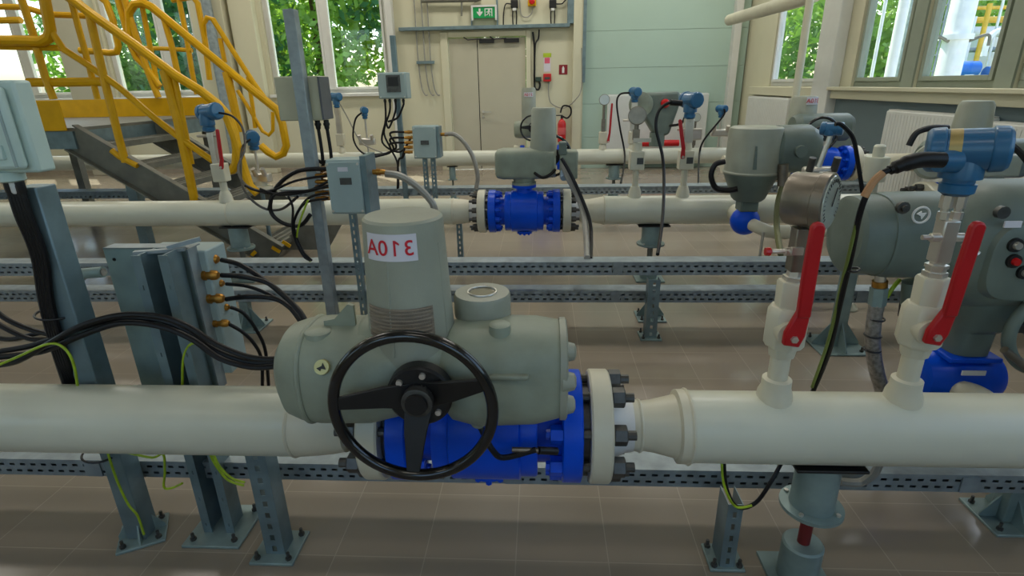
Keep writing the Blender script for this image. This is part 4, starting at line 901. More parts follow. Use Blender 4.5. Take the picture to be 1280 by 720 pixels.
def transmitter(lab, base, top, k, hd, cable=True, m=TBLUE, grp=None):
    """base point of sensor neck, top = centre of electronics housing, hd = housing axis"""
    base = V(base); top = V(top); r = root('pressure_transmitter', lab, 'transmitter', base, grp); h = top.z-base.z; hd = V(hd).normalized()
    part('sensor_module', MB().lathe(base, Z1, [(0, .030*k), (.01*k, .045*k), (.035*k, .047*k), (.038*k, .04*k), (.05*k, .04*k), (.052*k, .055*k), (h-.04*k, .055*k), (h, .045*k)], 32), m, r)
    part('electronics_housing', MB().lathe(top-hd*.055*k, hd, [(0, .056*k), (.004*k, .060*k), (.11*k, .060*k)], 36), m, r)
    for s in (-1, 1):
        part('threaded_cover', MB().lathe(top+hd*s*.052*k, hd*s, [(0, .063*k), (.004*k, .066*k), (.036*k, .064*k), (.046*k, .055*k), (.048*k, .03*k)], 12 if s > 0 else 32), m, r, bevel=.002)
    return r
tc_ = P(1207, 187, YA)
TR = transmitter('large blue pressure transmitter with tan label above the steel manifold', (x2, YA, zn), (x2, YA, tc_.z), .86, (.86, -.5, .06))
hd = V((.86, -.5, .06)).normalized(); u_ = hd.cross(Z1).normalized()
mb = MB(); vs = []
for s_ in (0, 1):
    for i in range(9):
        a = math.radians(-10+i*12); d = -u_*math.cos(a)*-1+Z1*math.sin(a); d = (V((0, -1, 0))*math.cos(a)+Z1*math.sin(a)); d = (d-hd*d.dot(hd)).normalized()
        vs.append(V((x2, YA, tc_.z))+hd*(-.040+.026*s_)+d*.0526)
part('tan_label', mb.add(vs, [(i, i+1, 10+i, 9+i) for i in range(8)]), mat('tan_nameplate', (170, 150, 96), .4, .4), TR)
part('conduit_entry', MB().lathe((x2-.035, YA-.02, tc_.z-.025), V((-1, -.15, 0)), [(0, .03), (.045, .026)], 20), TBLUE, TR)
r = root('transmitter_cable', 'black heat shrink and tan taped cable leading left from blue transmitter', 'cable', P(1100, 230, YA-.08))
part('heat_shrink', MB().tube([P(1178, 200, YA-.07), P(1150, 200, YA-.075), P(1128, 206, YA-.08), P(1112, 213, YA-.08)], .018, 14, rs=[.019, .019, .019, .016, .012]), RUB, r)
part('black_cable', MB().tube([P(1115, 211, YA-.08), P(1100, 219, YA-.08), P(1085, 240, YA-.08), P(1074, 270, YA-.07), P(1064, 320, YA-.02), P(1050, 380, YA+.03), P(1036, 440, YA+.08), P(1015, 492, YA+.14)], .0075, 10), RUB, r)
part('tan_tape', MB().tube([P(1104, 216, YA-.085), P(1092, 227, YA-.085), P(1080, 246, YA-.085)], .0095, 10), TAN, r)
part('earth_wire', MB().tube([P(1075, 262, YA-.075), P(1064, 306, YA-.04), P(1051, 360, YA+.02), P(1036, 424, YA+.06), P(1015, 484, YA+.12)], .0048, 8), mat('olive_wire', (104, 118, 52), .5), r, label='yellow green earth wire')
for px, py in ((1067, 337),): part('cable_tie', MB().ring(P(px, py, YA-.01), V((-.25, 0, 1)), .014, .003, 20, 6), BLKM, r)
part('power_cable', MB().tube([P(1078, 240, 3.0), P(1072, 200, 3.0), P(1066, 172, 3.0), P(1052, 156, 3.0), P(1044, 155, 3.0)], .011), RUB, cat='cable', label='thin black cable arching from the small blue transmitter behind gauge')
part('power_cable', MB().tube([P(1255, 176, 1.7), P(1268, 184, 1.7), P(1284, 202, 1.75), P(1300, 230, 1.8)], .009), RUB, cat='cable', label='black cable leaving the frame right of the blue transmitter')
# ------------------------------------------------------------------ front pipe support
xs_ = xat(YA, .4, 1020)
def pipe_support(lab, x, Y, k, zsad, zfl, ztube, red=False, tr=.073):
    r = root('pipe_support', lab, 'pipe support', (x, Y, 0), None)
    part('saddle_pad', MB().span((x-.12*k, Y-.08*k, zsad-.010), (x+.14*k, Y+.08*k, zsad)), BLKM, r, bevel=.003)
    part('sleeve', MB().lathe((x, Y, zfl+.001), Z1, [(0, .082*k), (.012*k, .08*k), (zsad-.012-zfl, .078*k)], 36), GALVT, r)
    part('flange', MB().lathe((x, Y, zfl-.02*k), Z1, [(0, .112*k), (.003, .116*k), (.018*k, .116*k), (.02*k, .11*k)], 36), GALVT, r)
    for i in range(4):
        a = math.pi/4+i*math.pi/2; part('flange_nut', MB().lathe((x+math.cos(a)*.098*k, Y+math.sin(a)*.098*k, zfl), Z1, [(0, .009*k), (.008*k, .009*k)], 6), STEEL, r)
    part('threaded_rod', MB().lathe((x, Y, ztube-.01), Z1, [(0, .024*k), (zfl-ztube, .024*k)], 16), mat('red_brown_rod', (110, 22, 24), .5) if red else STAIR, r)
    part('base_tube', MB().lathe((x, Y, .012), Z1, [(0, tr*k), (ztube-.022, tr*k), (ztube-.015, (tr-.007)*k), (ztube-.015, .03*k)], 36), GALVT, r)
    part('foot_plate', MB().box((x, Y, .006), (.24*k, .24*k, .012)), GALVT, r); return r
zf_ = zat(xs_, YA, 629); zt__ = zat(xs_, YA, 676)
pipe_support('galvanised pipe support with red rod under the foreground pipe', xs_, YA, .82, ZP-RR, zf_, zt__, True, tr=.078)
part('flexible_conduit', MB().tube([P(1050, 602, YA+.12), P(1075, 603, YA+.12), P(1092, 592, YA+.1), P(1100, 578, YA+.08)], .014), HOSE, cat='conduit', label='grey conduit bend under the foreground pipe beside the round support')
part('earth_wire', MB().tube([P(905, 576, YA+.02), P(908, 610, YA+.0), P(922, 634, YA), P(945, 628, YA), P(965, 600, YA), P(978, 576, YA+.03)], .0065), RUB, cat='cable', label='black hanging cable loop below the foreground pipe, right of the valve')
part('earth_wire', MB().tube([P(902, 576, YA+.0), P(905, 606, YA-.02), P(919, 633, YA-.02), P(940, 632, YA-.02)], .004), YGRN, cat='cable', label='yellow green wire loop below foreground pipe right of the valve')
# supports of the middle and rear lines
x = xat(YM, .5, 815); pipe_support('grey pipe support below the middle pipe, right of its valve', x, YM, 1, ZP-.118, zat(x, YM, 303), .12)
x = xat(YM, .5, 296); pipe_support('grey pipe support below the middle pipe beside the stairs', x, YM, 1, ZP-R8, zat(x, YM, 308), .1)
x = xat(YP3, .5, 768); pipe_support('grey pipe support below the rear pipe before the aqua wall', x, YP3, 1, ZP-R8, .3, .12)
x = xat(YP3, .5, 565); pipe_support('grey pipe support below the rear pipe before the double door', x, YP3, .6, ZP-R8, .3, .12)
x = xat(YM+.15, .3, 571); square_post('slim slotted strut behind middle pipe left of its valve', x, YM+.35, .45, .05, fw=.14, slots=True, gus=False)
# ------------------------------------------------------------------ stacks on the middle pipe
zq = ZP+.118-.01
for px, zt_py, lab in ((793, 163, 'white fitting stack with round gauge on the middle pipe'), (853, 163, 'white fitting stack with blue transmitter on the middle pipe')):
    x = xat(YM, zq, px); zt = zat(x, YM, 178)
    r = root('isolation_valve', lab, 'valve', (x, YM, zq)); H = zt-zq
    part('socket_fitting', MB().lathe((x, YM, zq), Z1, [(0, .055), (.05, .05), (.09, .036)], 20), PIPEC, r)
    part('nipple', MB().lathe((x, YM, zq+.08), Z1, [(0, .026), (.16, .026)], 16), PIPEC, r)
    part('valve_body', MB().box((x, YM, zq+.3), (.115, .1, .15)), PIPEC, r, bevel=.008)
    part('grey_plate', MB().box((x+.02, YM-.052, zq+.3), (.05, .006, .05)), NUT, r)
    part('end_piece', MB().lathe((x, YM, zq+.37), Z1, [(0, .04), (H-.37, .036)], 16), PIPEC, r)
    if px == 853: lever(r, (x-.04, YM-.06, zq+.33), P(850, 151, YM-.06), .03, hub=.02)
    else: part('bracket_arm', MB().box((x+.03, YM-.03, zq+.46), (.14, .02, .03)), STEEL, r)
x = xat(YM, 1.2, 797); 
def small_gauge(lab, c, d, rad, stem_to, m=STEELD, dm=GLASSY):
    c = V(c); d = V(d).normalized(); r = root('pressure_gauge', lab, 'gauge', (c.x, c.y, stem_to))
    part('stem', MB().cyl((c.x, c.y, stem_to), (c.x, c.y, c.z-rad*.8), rad*.25, n=10), m, r); part('case', MB().lathe(c-d*.03, d, [(0, rad*.9), (.05, rad), (.06, rad), (.062, rad*.92)], 28), m, r)
    part('dial', MB().lathe(c+d*.032, d, [(0, rad*.9), (.002, rad*.89)], 28), dm, r)
    part('block', MB().box((c.x, c.y, stem_to+(c.z-stem_to)*.3), (rad*.7, rad*.6, (c.z-stem_to)*.4)), m, r); return r
zst = zat(xat(YM, zq, 793), YM, 178)
gx = P(797, 145, YM-.02); small_gauge('round steel gauge above the white fitting on middle pipe', (gx.x, YM, gx.z), (-.1, -1, .1), .072, zst, dm=STEELD)
x = xat(YM, zq, 853); zst = zat(x, YM, 178); tt = P(860, 125, YM)
r = root('manifold_valve', 'small steel manifold under the blue transmitter on the middle pipe', 'valve', (x, YM, zst)); part('block', MB().box((x, YM, zst+.09), (.07, .06, .18)), STEEL, r, bevel=.005)
part('screw', MB().cyl((x-.09, YM-.02, zst+.1), (x+.1, YM-.02, zst+.1), .01, n=8), STEEL, r)
transmitter('blue transmitter on the middle pipe with cable arching left', (x, YM, zst+.18), (x, YM, tt.z), .95, (.35, -1, 0), grp=None)
part('power_cable', MB().tube([P(851, 129, YM-.06), P(838, 128, YM-.08), P(824, 138, YM-.1), P(820, 160, YM-.12), P(828, 195, YM-.15), P(830, 230, YM-.3), P(828, 275, YM-.6), P(822, 318, YM-1.0)], .0125), RUB, cat='cable', label='black cable arching from the middle pipe transmitter down to the tray')
part('heat_shrink', MB().cyl(P(852, 129, YM-.06), P(838, 128, YM-.08), .022), RUB, cat='cable', label='thick black sleeve at the middle pipe transmitter')
# stack above stairs side (middle pipe, left: 275,250)
x = xat(YM, zq, 283); zt = zat(x, YM, 205)
r = root('isolation_valve', 'white ball valve with red lever on the middle pipe beside yellow rails', 'valve', (x, YM, ZP+R8-.01)); z0 = ZP+R8-.01
part('socket_fitting', MB().lathe((x, YM, z0), Z1, [(0, .06), (.05, .052), (.09, .036)], 20), PIPEC, r); part('nipple', MB().lathe((x, YM, z0+.08), Z1, [(0, .03), (.1, .03)], 16), PIPEC, r)
part('valve_body', MB().box((x, YM, z0+.25), (.11, .1, .15)), PIPEC, r, bevel=.008); part('end_piece', MB().lathe((x, YM, z0+.32), Z1, [(0, .04), (zt-z0-.32, .036)], 16), PIPEC, r)
lever(r, (x+.05, YM-.06, z0+.3), P(272, 163, YM-.06), .03, hub=.02)
r = root('manifold_valve', 'small steel manifold under the left blue transmitter', 'valve', (x, YM, zt)); tb = zat(x, YM, 165); part('block', MB().box((x-.02, YM, (zt+tb)/2), (.05, .05, tb-zt)), STEEL, r, bevel=.004)
part('cross_bar', MB().cyl((x-.14, YM, tb-.03), (x+.05, YM, tb-.03), .012, n=8), STEEL, r)
tt = P(262, 140, YM); transmitter('blue transmitter in front of the yellow stair rails, nearer one', (x-.03, YM, tb), (xat(YM, tt.z, 262), YM, tt.z), 1.05, (1, -.4, .1))
x = xat(5.3, .9, 322); tb = zat(x, 5.3, 188); tt = P(320, 171, 5.3); transmitter('smaller blue transmitter in front of yellow rail end', (x, 5.3, tb), (x, 5.3, tt.z), .95, (.6, -1, 0))
r = root('manifold_valve', 'chrome valve cluster on stem below the small blue transmitter by stairs', 'valve', (x, 5.3, zat(x, 5.3, 232)))
zz = zat(x, 5.3, 222); part('stem', MB().cyl((x, 5.3, zz), (x, 5.3, tb), .012, n=10), STEEL, r); part('body', MB().box((x, 5.3, zz), (.22, .1, .09)), STEEL, r, bevel=.015)
for dx in (-.09, 0, .09): part('knob', MB().cyl((x+dx, 5.24, zz+.03), (x+dx, 5.2, zz+.1), .022), STEEL, r)
part('base', MB().lathe((x, 5.3, zz-.11), Z1, [(0, .10), (.03, .1), (.035, .06), (.08, .06)], 20), PIPEC, r)
part('stand_post', MB().cyl((x, 5.3, .01), (x, 5.3, zz-.11), .02), GALVD, r)
# instruments on the rear line
zr = ZP+R8-.01
def rear_stack(lab, px, py_top, blue=None, gauge=None, lev=None, clab=None):
    x = xat(YP3, zr, px); zt = zat(x, YP3, 172)
    r = root('isolation_valve', lab, 'valve', (x, YP3, zr)); part('socket_fitting', MB().lathe((x, YP3, zr), Z1, [(0, .055), (.05, .05), (.08, .03), (zt-zr, .03)], 16), PIPEC, r)
    part('valve_body', MB().box((x, YP3, (zr+zt)/2+.08), (.11, .1, .17)), PIPEC, r, bevel=.01)
    if lev: lever(r, (x+.07, YP3-.06, zt-.05), P(lev[0], lev[1], YP3-.06), .03, hub=.02)
    return x, zt
x, zt = rear_stack('white stack with round gauge in front of aqua wall, leftmost', 753, 120, lev=(765, 130))
g = P(754, 125, YP3); small_gauge('round gauge on the rear pipe, leftmost against aqua wall', (x, YP3, g.z), (0, -1, .1), .075, zt)
x, zt = rear_stack('white stack below blue transmitter on the rear pipe before aqua wall', 790, 120)
r = root('manifold_valve', 'steel manifold on the rear pipe below left blue transmitter', 'valve', (x, YP3, zt)); t_ = zat(x, YP3, 128); part('block', MB().box((x, YP3, (zt+t_)/2), (.08, .06, t_-zt)), STEEL, r); part('cross_bar', MB().cyl((x-.15, YP3, (zt+t_)/2), (x+.15, YP3, (zt+t_)/2), .015, n=8), STEEL, r)
tt = P(792, 115, YP3); transmitter('blue transmitter on the rear pipe before the aqua wall', (x, YP3, t_), (x, YP3, tt.z), 1, (.3, -1, 0))
part('signal_cable', MB().tube([P(787, 116, YP3-.1), P(775, 118, YP3-.1), P(771, 130, YP3-.1), P(775, 160, YP3-.1), P(781, 195, YP3-.15), P(776, 229, YP3-1.3)], .013), RUB, cat='cable', label='black cable from rear blue transmitter down past the rear pipe')
# small instrument at 900,150
def manifold_tx(labv, labt, px, py_t, py_b, Y, zfloor_from=None, k=.9):
    x = xat(Y, 1.0, px); zb_m = zat(x, Y, py_b); tt = zat(x, Y, py_t)
    r = root('manifold_valve', labv, 'valve', (x, Y, zr)); part('stem', MB().cyl((x, Y, zr), (x, Y, tt-.1), .014, n=10), STEEL, r)
    part('body', MB().box((x, Y, zb_m), (.24, .1, .1)), STEEL, r, bevel=.02)
    for dx in (-.09, .09): part('knob', MB().cyl((x+dx, Y-.05, zb_m+.03), (x+dx, Y-.08, zb_m+.1), .025), STEEL, r)
    transmitter(labt, (x, Y, tt-.12), (x, Y, tt), k, (.5, -1, 0))
manifold_tx('chrome valve manifold on rear pipe near the right corner', 'small blue transmitter near the right corner of aqua wall', 900, 136, 166, YP3, k=.8)
part('signal_cable', MB().tube([P(905, 136, YP3-.1), P(904, 145, YP3-.1), P(880, 175, YP3-.12), P(874, 195, YP3-.2), P(873, 230, YP3-1.4)], .013), RUB, cat='cable', label='black cable from the small blue transmitter at right corner')
g = P(870, 147, YP3); x = g.x; r = small_gauge('small round gauge behind the middle pipe transmitter', (x, YP3, g.z), (0, -1, .1), .06, zr)
part('manifold', MB().box((x, YP3, zat(x, YP3, 168)), (.2, .08, .16)), STEEL, r, bevel=.02)
manifold_tx('chrome valve body on rear pipe below the left window', 'small blue transmitter under the left window sill, right one', 458, 138, 177, YP3, k=.8)
x, zt = rear_stack('white stack with transmitter on rear pipe under left window', 428, 120)
r = root('manifold_valve', 'steel manifold on rear pipe under the left window', 'valve', (x, YP3, zt)); t_ = zat(x, YP3, 135); part('block', MB().box((x, YP3, (zt+t_)/2), (.07, .06, t_-zt)), STEEL, r)
tt = P(421, 121, YP3); transmitter('small blue transmitter under the left window sill, left one', (x, YP3, t_), (x, YP3, tt.z), .9, (1, -.5, 0))
part('signal_cable', MB().tube([P(452, 141, YP3-.1), P(444, 150, YP3-.1), P(442, 175, YP3-.1), P(455, 192, YP3-.2), P(480, 192, YP3-.6), P(500, 186, YP3-1.2)], .013), RUB, cat='cable', label='black cable looping from the small transmitter to junction box')
part('signal_cable', MB().tube([P(425, 130, YP3-.1), P(435, 148, YP3-.1), P(452, 178, YP3-.1), P(478, 191, YP3-.2)], .009), HOSE, cat='cable', label='thin grey cable slanting down from the left window transmitter')
# ------------------------------------------------------------------ right hand: branch valve with cone actuator
YV = 4.2
x = xat(YV, .6, 931); zc = zat(x, YV, 276)
r = root('branch_valve', 'small blue ball valve with white elbow under the cone shaped actuator', 'valve', (x, YV, zc-.1))
part('valve_body', MB().ball((x, YV, zc), .108, (1, .9, 1), 24), BLUE, r)
part('branch_stub', MB().lathe((xat(YM, ZP, 914), YM-.1, zc), V((x-xat(YM, ZP, 914), YV-YM+.1, 0)), [(0, .07), (.35, .06)], 20), PIPEC, r)
part('elbow', MB().tube([(x+.03, YV-.08, zc-.01), (x+.06, YV-.14, zc-.02), (x+.12, YV-.17, zc-.04), (x+.2, YV-.17, zc-.045)], .046, 16), PIPEC, r)
part('elbow_socket', MB().lathe((x+.16, YV-.17, zc-.045), X1, [(0, .052), (.1, .052), (.105, .036)], 20), PIPEC, r)
part('branch_pipe', MB().cyl((x+.25, YV-.17, zc-.045), (XR-.1, YV-.17, zc-.045), .034, n=20), PIPEW, r)
r = root('electric_actuator', 'grey cylinder actuator with cone base left of the pressure gauge', 'valve actuator', (x, YV, zc+.1))
zz0, zz1, zz2, zz3 = zat(x, YV, 262), zat(x, YV, 250), zat(x, YV, 216), zat(x, YV, 158)
xt = x
part('square_neck', MB().box((x, YV, (zc+.1+zz1)/2), (.13, .13, zz1-zc-.1+.04)), ACT2, r, bevel=.01)
part('cone_base', MB().lathe((x, YV, zz1), Z1, [(0, .1), (.02, .12), (zz2-zz1-.02, .185), (zz2-zz1, .195)], 36), ACT2, r)
part('motor_cover', MB().lathe((x, YV, zz2), Z1, [(0, .195), (.01, .2), (.02, .192), (zz3-zz2-.03, .185), (zz3-zz2-.008, .18), (zz3-zz2, .165)], 44), ACTM, r)
part('cover_clip', MB().prism([(0, 0), (.025, .0), (.01, .16), (0, .16)], (x-.06, YV-.188, zz2+.05), X1, Z1, .01), ACT2, r)
xh = xat(YV, 1.2, 990); zh = zat(xh, YV, 186)
part('control_housing', MB().loft((x+.1, YV, zh), X1, [(0, 0, 0, .12, .12, 2.2), (.05, 0, 0, .16, .165, 2.4), (xh+.10-x-.1, 0, 0, .16, .17, 2.6), (xh+.17-x-.1, 0, 0, .12, .13, 2.4)], u=Y1, n=36), ACT2, r)
part('cover_boss', MB().lathe((xh, YV-.14, zh), -Y1, [(0, .045), (.05, .04)], 16), ACT2, r)
part('lower_clip', MB().prism([(-.03, 0), (.03, 0), (.03, -.18), (-.01, -.2)], (x+.0, YV+.0, zz1-.0), Y1, Z1, .01), ACT2, r)
part('steel_coupling', MB().cyl(P(979, 205, YV-.15), P(978, 232, YV-.15), .035), STEELD, r)
part('power_cable', MB().tube([P(906, 202, YV-.1), P(894, 206, YV-.1), P(889, 220, YV-.1), P(895, 235, YV-.1), P(910, 238, YV-.12), P(922, 236, YV-.14)], .02), RUB, cat='cable', label='thick black cable loop left of the cone base actuator')
part('flexible_conduit', MB().tube([P(978, 232, YV-.15), P(972, 255, YV-.2), P(971, 285, YV-.3), P(976, 318, YV-.6)], .02), mat('olive_conduit', (104, 106, 66), .5), cat='conduit', label='olive conduit dropping behind the pressure gauge')
# right background valves
YG = 5.6
xg = xat(YG, .9, 1036); zg_ = zat(xg, YG, 204)
blue_valve('flanged_ball_valve', 'blue flanged valve behind the gauge with cream flange at right', xg-.1, YG, zg_, .93, 10, stem=False)
part('branch_pipe', MB().cyl((xg-.1+.44*.93, YG, zg_), (XR-.1, YG, zg_), .085, n=28), PIPEC, cat='pipe', label='cream pipe running right from the blue valve behind the gauge')
part('branch_pipe', MB().cyl((xg-.1-.44*.93, YG, zg_), (xg-1.0, YG, zg_), .085, n=28), PIPEC, cat='pipe', label='cream pipe stub left of the blue valve behind the gauge')
r = root('electric_actuator', 'actuator with handwheel and red lettered motor by right window pillar', 'valve actuator', (xg-.05, YG, zg_+.19))
xm_ = xat(YG+.2, 1.6, 1010); z1_ = zat(xm_, YG+.2, 120); part('gear_case', MB().loft((xg-.35, YG+.1, zg_+.33), X1, [(0, 0, 0, .1, .1, 2.3), (.05, 0, 0, .14, .13, 2.4), (.5, 0, 0, .14, .13, 2.4), (.55, 0, 0, .1, .1, 2.3)], u=Y1, n=28), ACT2, r)
part('motor_cover', MB().lathe((xm_, YG+.2, zg_+.35), Z1, [(0, .13), (z1_-zg_-.37, .115), (z1_-zg_-.35, .1)], 32), ACTM, r)
zc = zat(xm_, YG+.1, 126); vs = []
bf = lambda x, y, o: V((xm_+math.cos(-1.3+x/.12)*(.119+o), YG+.2+math.sin(-1.3+x/.12)*(.119+o), zc+y))
for j in (0, 1):
    for i in range(9): vs.append(bf((-.065+.13*i/8), (-.035+.07*j), .004))
lb = part('number_label', MB().add(vs, [(i, i+1, 10+i, 9+i) for i in range(8)]), LABW, r); text_part('lettering', '310A', .055, lb, lambda x, y: bf(x, y, .008), LABR)
wheel(r, P(1026, 168, YG-.15), .15, .013)
wp = P(1026, 168, YG-.15); part('wheel_shaft', MB().cyl((wp.x, YG-.12, wp.z), (wp.x, YG+.05, wp.z), .05), ACT2, r)
tt = P(1040, 161, YG-.45); x = tt.x
r = root('manifold_valve', 'chrome manifold and slim stem under the blue transmitter behind gauge', 'valve', (x, 3.4, .9))
Yk = 3.4; x = xat(Yk, 1.2, 1030); zk = zat(x, Yk, 215); zt = zat(x, Yk, 170)
part('stem', MB().cyl((x-.02, Yk, zk), (x+.02, Yk, zt), .014, n=10), STEEL, r); part('body', MB().box((x-.01, Yk, zk), (.18, .08, .06)), STEEL, r, bevel=.015)
part('support', MB().cyl((x, Yk, .01), (x, Yk, zk), .018), GALVD, r)
for dx in (-.08, .06): part('knob', MB().cyl((x+dx, Yk-.03, zk+.01), (x+dx, Yk-.05, zk+.09), .02), NUT, r)
transmitter('small blue transmitter behind and above the pressure gauge', (x+.01, Yk, zt), (xat(Yk, 1.3, 1039), Yk, zat(x, Yk, 161)), .6, (1, -.7, 0))
# white tee stack at 1087
Yw = 3.9; x = xat(Yw, .8, 1086)
r = root('vent_fitting', 'white stepped vertical fitting behind the near right actuator', 'pipe fitting', (x, Yw, zat(x, Yw, 262)))
z_ = [zat(x, Yw, y) for y in (262, 228, 226, 198, 196, 183, 181)]
part('fitting', MB().lathe((x, Yw, z_[0]), Z1, [(0, .038), (z_[1]-z_[0], .034), (z_[2]-z_[0], .068), (z_[3]-z_[0], .074), (z_[4]-z_[0], .07), (z_[4]-z_[0]+.001, .036), (z_[5]-z_[0], .036), (z_[6]-z_[0], .028)], 24), PIPEW, r)
part('post', MB().cyl((x, Yw, .01), (x, Yw, z_[0]), .03), PIPEW, r)
part('base', MB().lathe((x, Yw, 0.001), Z1, [(0, .07), (.01, .07), (.05, .04)], 20), PIPEW, r)
mb = MB().cyl(P(1103, 212, 6.9), P(1290, 209, 4.4), .02); mb = MB().cyl((P(1103, 212, 6.6).x, 6.6, P(1103, 212, 6.6).z), (XR-.05, 6.6, P(1103, 212, 6.6).z), .03); part('fire_pipe', mb, REDS, cat='pipe', label='thin red pipe in front of the farther large radiator')
mb = MB().cyl((xat(YB-.3, .45, 797), YB-.3, .5), (xat(YB-.3, .45, 848), YB-.3, .5), .06); part('fire_pipe', mb, REDS, cat='pipe', label='red horizontal pipe visible just below the rear pipe')
# valve with cream flange behind near-right actuator
YH = 2.95
xh2 = xat(YH, .9, 1225); zh2 = zat(xh2, YH, 240)
blue_valve('flanged_ball_valve', 'blue flanged valve mostly hidden behind the blue transmitter', xh2, YH, zh2-.1, .85, 10, stem=False)
part('branch_pipe', MB().cyl((xh2+.44*.85, YH, zh2-.1), (XR-.1, YH, zh2-.1), .08, n=24), PIPEC, cat='pipe', label='cream pipe leaving frame right of the hidden blue valve')
r = root('electric_actuator', 'actuator with tall pale motor behind the blue transmitter at right', 'valve actuator', (xh2, YH+.1, zh2+.05))
xm_ = xat(YH+.2, 1.3, 1211); ztq = zat(xm_, YH+.2, 126); zb__ = zh2+.02
part('motor_cover', MB().lathe((xm_, YH+.2, zb__+.12), Z1, [(0, .1), (ztq-zb__-.14, .078), (ztq-zb__-.12, .066)], 36), ACTM, r)
part('gear_case', MB().loft((xm_-.25, YH+.15, zb__+.13), X1, [(0, 0, 0, .07, .07, 2.2), (.03, 0, 0, .1, .1, 2.4), (.5, 0, 0, .1, .1, 2.5), (.54, 0, 0, .08, .08, 2.4)], u=Y1, n=28), ACT2, r)
part('round_window', MB().lathe((xm_-.22, YH+.1, zb__+.13), V((-.6, -1, 0)), [(0, .09), (.07, .09), (.08, .075), (.075, .05)], 28), ACTM, r)
part('neck', MB().cyl((xh2, YH+.05, zh2-.1+.13), (xh2, YH+.1, zb__+.1), .09), ACT2, r)
part('terminal_box', MB().box(P(1238, 206, YH-.2), (.2, .12, .1)), ACTM, r, bevel=.01)
part('power_cable', MB().tube([P(1136, 182, YH), P(1146, 166, YH), P(1165, 160, YH), P(1185, 160, YH)], .015), RUB, cat='cable', label='black cable arching over the round window behind blue transmitter')
# ------------------------------------------------------------------ near right actuator
YR = 2.15
cx0 = xat(YR, 1.0, 1096); zc = zat(cx0, YR, 293)
r = root('electric_actuator', 'large grey green actuator with red button at the right edge', 'valve actuator', (xat(YR, .5, 1190), YR, zat(1.6, YR, 430)))
xb0, xb1 = xat(YR-.1, zc, 1072), xat(YR, zc, 1185)
part('control_housing', MB().loft((xb0, YR, zc), X1, [(0, 0, 0, .13, .13, 2.15), (.012, 0, 0, .145, .148, 2.2), (.10, 0, 0, .15, .152, 2.3), (.14, 0, 0, .155, .16, 2.6), (xb1-xb0+.1, 0, 0, .16, .16, 3)], u=Y1, n=44), ACT2, r)
part('cover_seam', MB().loft((xb0+.105, YR, zc), X1, [(0, 0, 0, .15, .152, 2.3), (.002, 0, 0, .156, .158, 2.3), (.012, 0, 0, .156, .158, 2.3)], u=Y1, n=44), ACT2, r)
lp = P(1152, 269, YR-.165); part('round_emblem', MB().ring(V((lp.x, YR-.163, lp.z)), Y1, .028, .004, 32, 8), WHITE, r); part('emblem_mark', MB().prism([(-.016, .004), (-.002, .014), (0, .006), (.016, .008), (.004, -.015), (.0, -.004)], (lp.x, YR-.163, lp.z), X1, Z1, .004), WHITE, r)
bp_ = P(1130, 260, YR-.165); part('cover_bolt', MB().lathe((bp_.x, YR-.15, bp_.z), -Y1, [(0, .022), (.015, .022), (.016, .012), (.03, .012)], 12), NUT, r)
xm0, xm1 = xat(YR-.1, zc, 1186), xat(YR-.1, zc, 1330)
zcm = zat(xm0, YR, 300)
part('gear_case', MB().loft((xm0-.02, YR-.04, zcm), X1, [(0, 0, 0, .12, .13, 2.2), (.05, 0, 0, .17, .2, 2.5), (.13, 0, .0, .19, .235, 2.8), (xm1-xm0, 0, 0, .19, .235, 2.8), (xm1-xm0+.04, 0, 0, .15, .2, 2.5)], u=Y1, n=44), ACT2, r)
part('push_button_pad', MB().loft((xat(YR-.2, zcm, 1278), YR-.2, zcm-.02), -Y1, [(0, 0, 0, .14, .15, 3), (.035, 0, 0, .13, .14, 3), (.04, 0, 0, .12, .13, 3)], u=X1, n=32), ACT2, r)
for (px, py, m_, nm) in ((1271, 307, STEEL, 'push_button'), (1269, 327, REDS, 'push_button'), (1282, 341, STEEL, 'push_button')):
    p = P(px, py, YR-.25); part('button_ring', MB().lathe((p.x, YR-.235, p.z), -Y1, [(0, .026), (.015, .024)], 20), BLKM, r); part(nm, MB().lathe((p.x, YR-.25, p.z), -Y1, [(0, .014), (.012, .012)], 16), m_, r, label='red push button' if m_ is REDS else None)
p = P(1268, 281, YR-.25); part('small_label', MB().box((p.x, YR-.243, p.z), (.055, .006, .022)), LABW, r)
p = P(1258, 267, YR-.25); part('cover_bolt', MB().lathe((p.x, YR-.22, p.z), -Y1, [(0, .022), (.02, .022)], 12), NUT, r)
p = P(1239, 343, YR-.22); part('cover_bolt', MB().lathe((p.x, YR-.2, p.z), -Y1, [(0, .02), (.02, .02)], 12), NUT, r)
xn = xat(YR, .8, 1218); zn0, zn1 = zat(xn, YR-.1, 447), zcm-.15
part('gear_neck', MB().loft((xn, YR-.02, zn0), Z1, [(0, 0, 0, .075, .075, 3), (.10, 0, 0, .08, .08, 3), (.13, 0.02, 0, .11, .12, 2.6), (zn1-zn0, .06, 0, .2, .16, 2.6)], u=X1, n=32), ACT2, r)
part('cable_gland_body', MB().cyl(P(1142, 352, YR-.02), P(1140, 380, YR-.02), .04), ACT2, r)
wp = xat(YR-.15, .75, 1303); wz = zat(wp, YR-.15, 405)
wheel(r, (wp, YR-.22, wz), .16, .022, m=ACT2)
part('wheel_shaft', MB().cyl((wp, YR-.19, wz), (wp, YR, wz), .05), ACT2, r)
part('spoke_grip', MB().cyl(P(1255, 437, YR-.26), P(1284, 460, YR-.26), .014), STEELD, r)
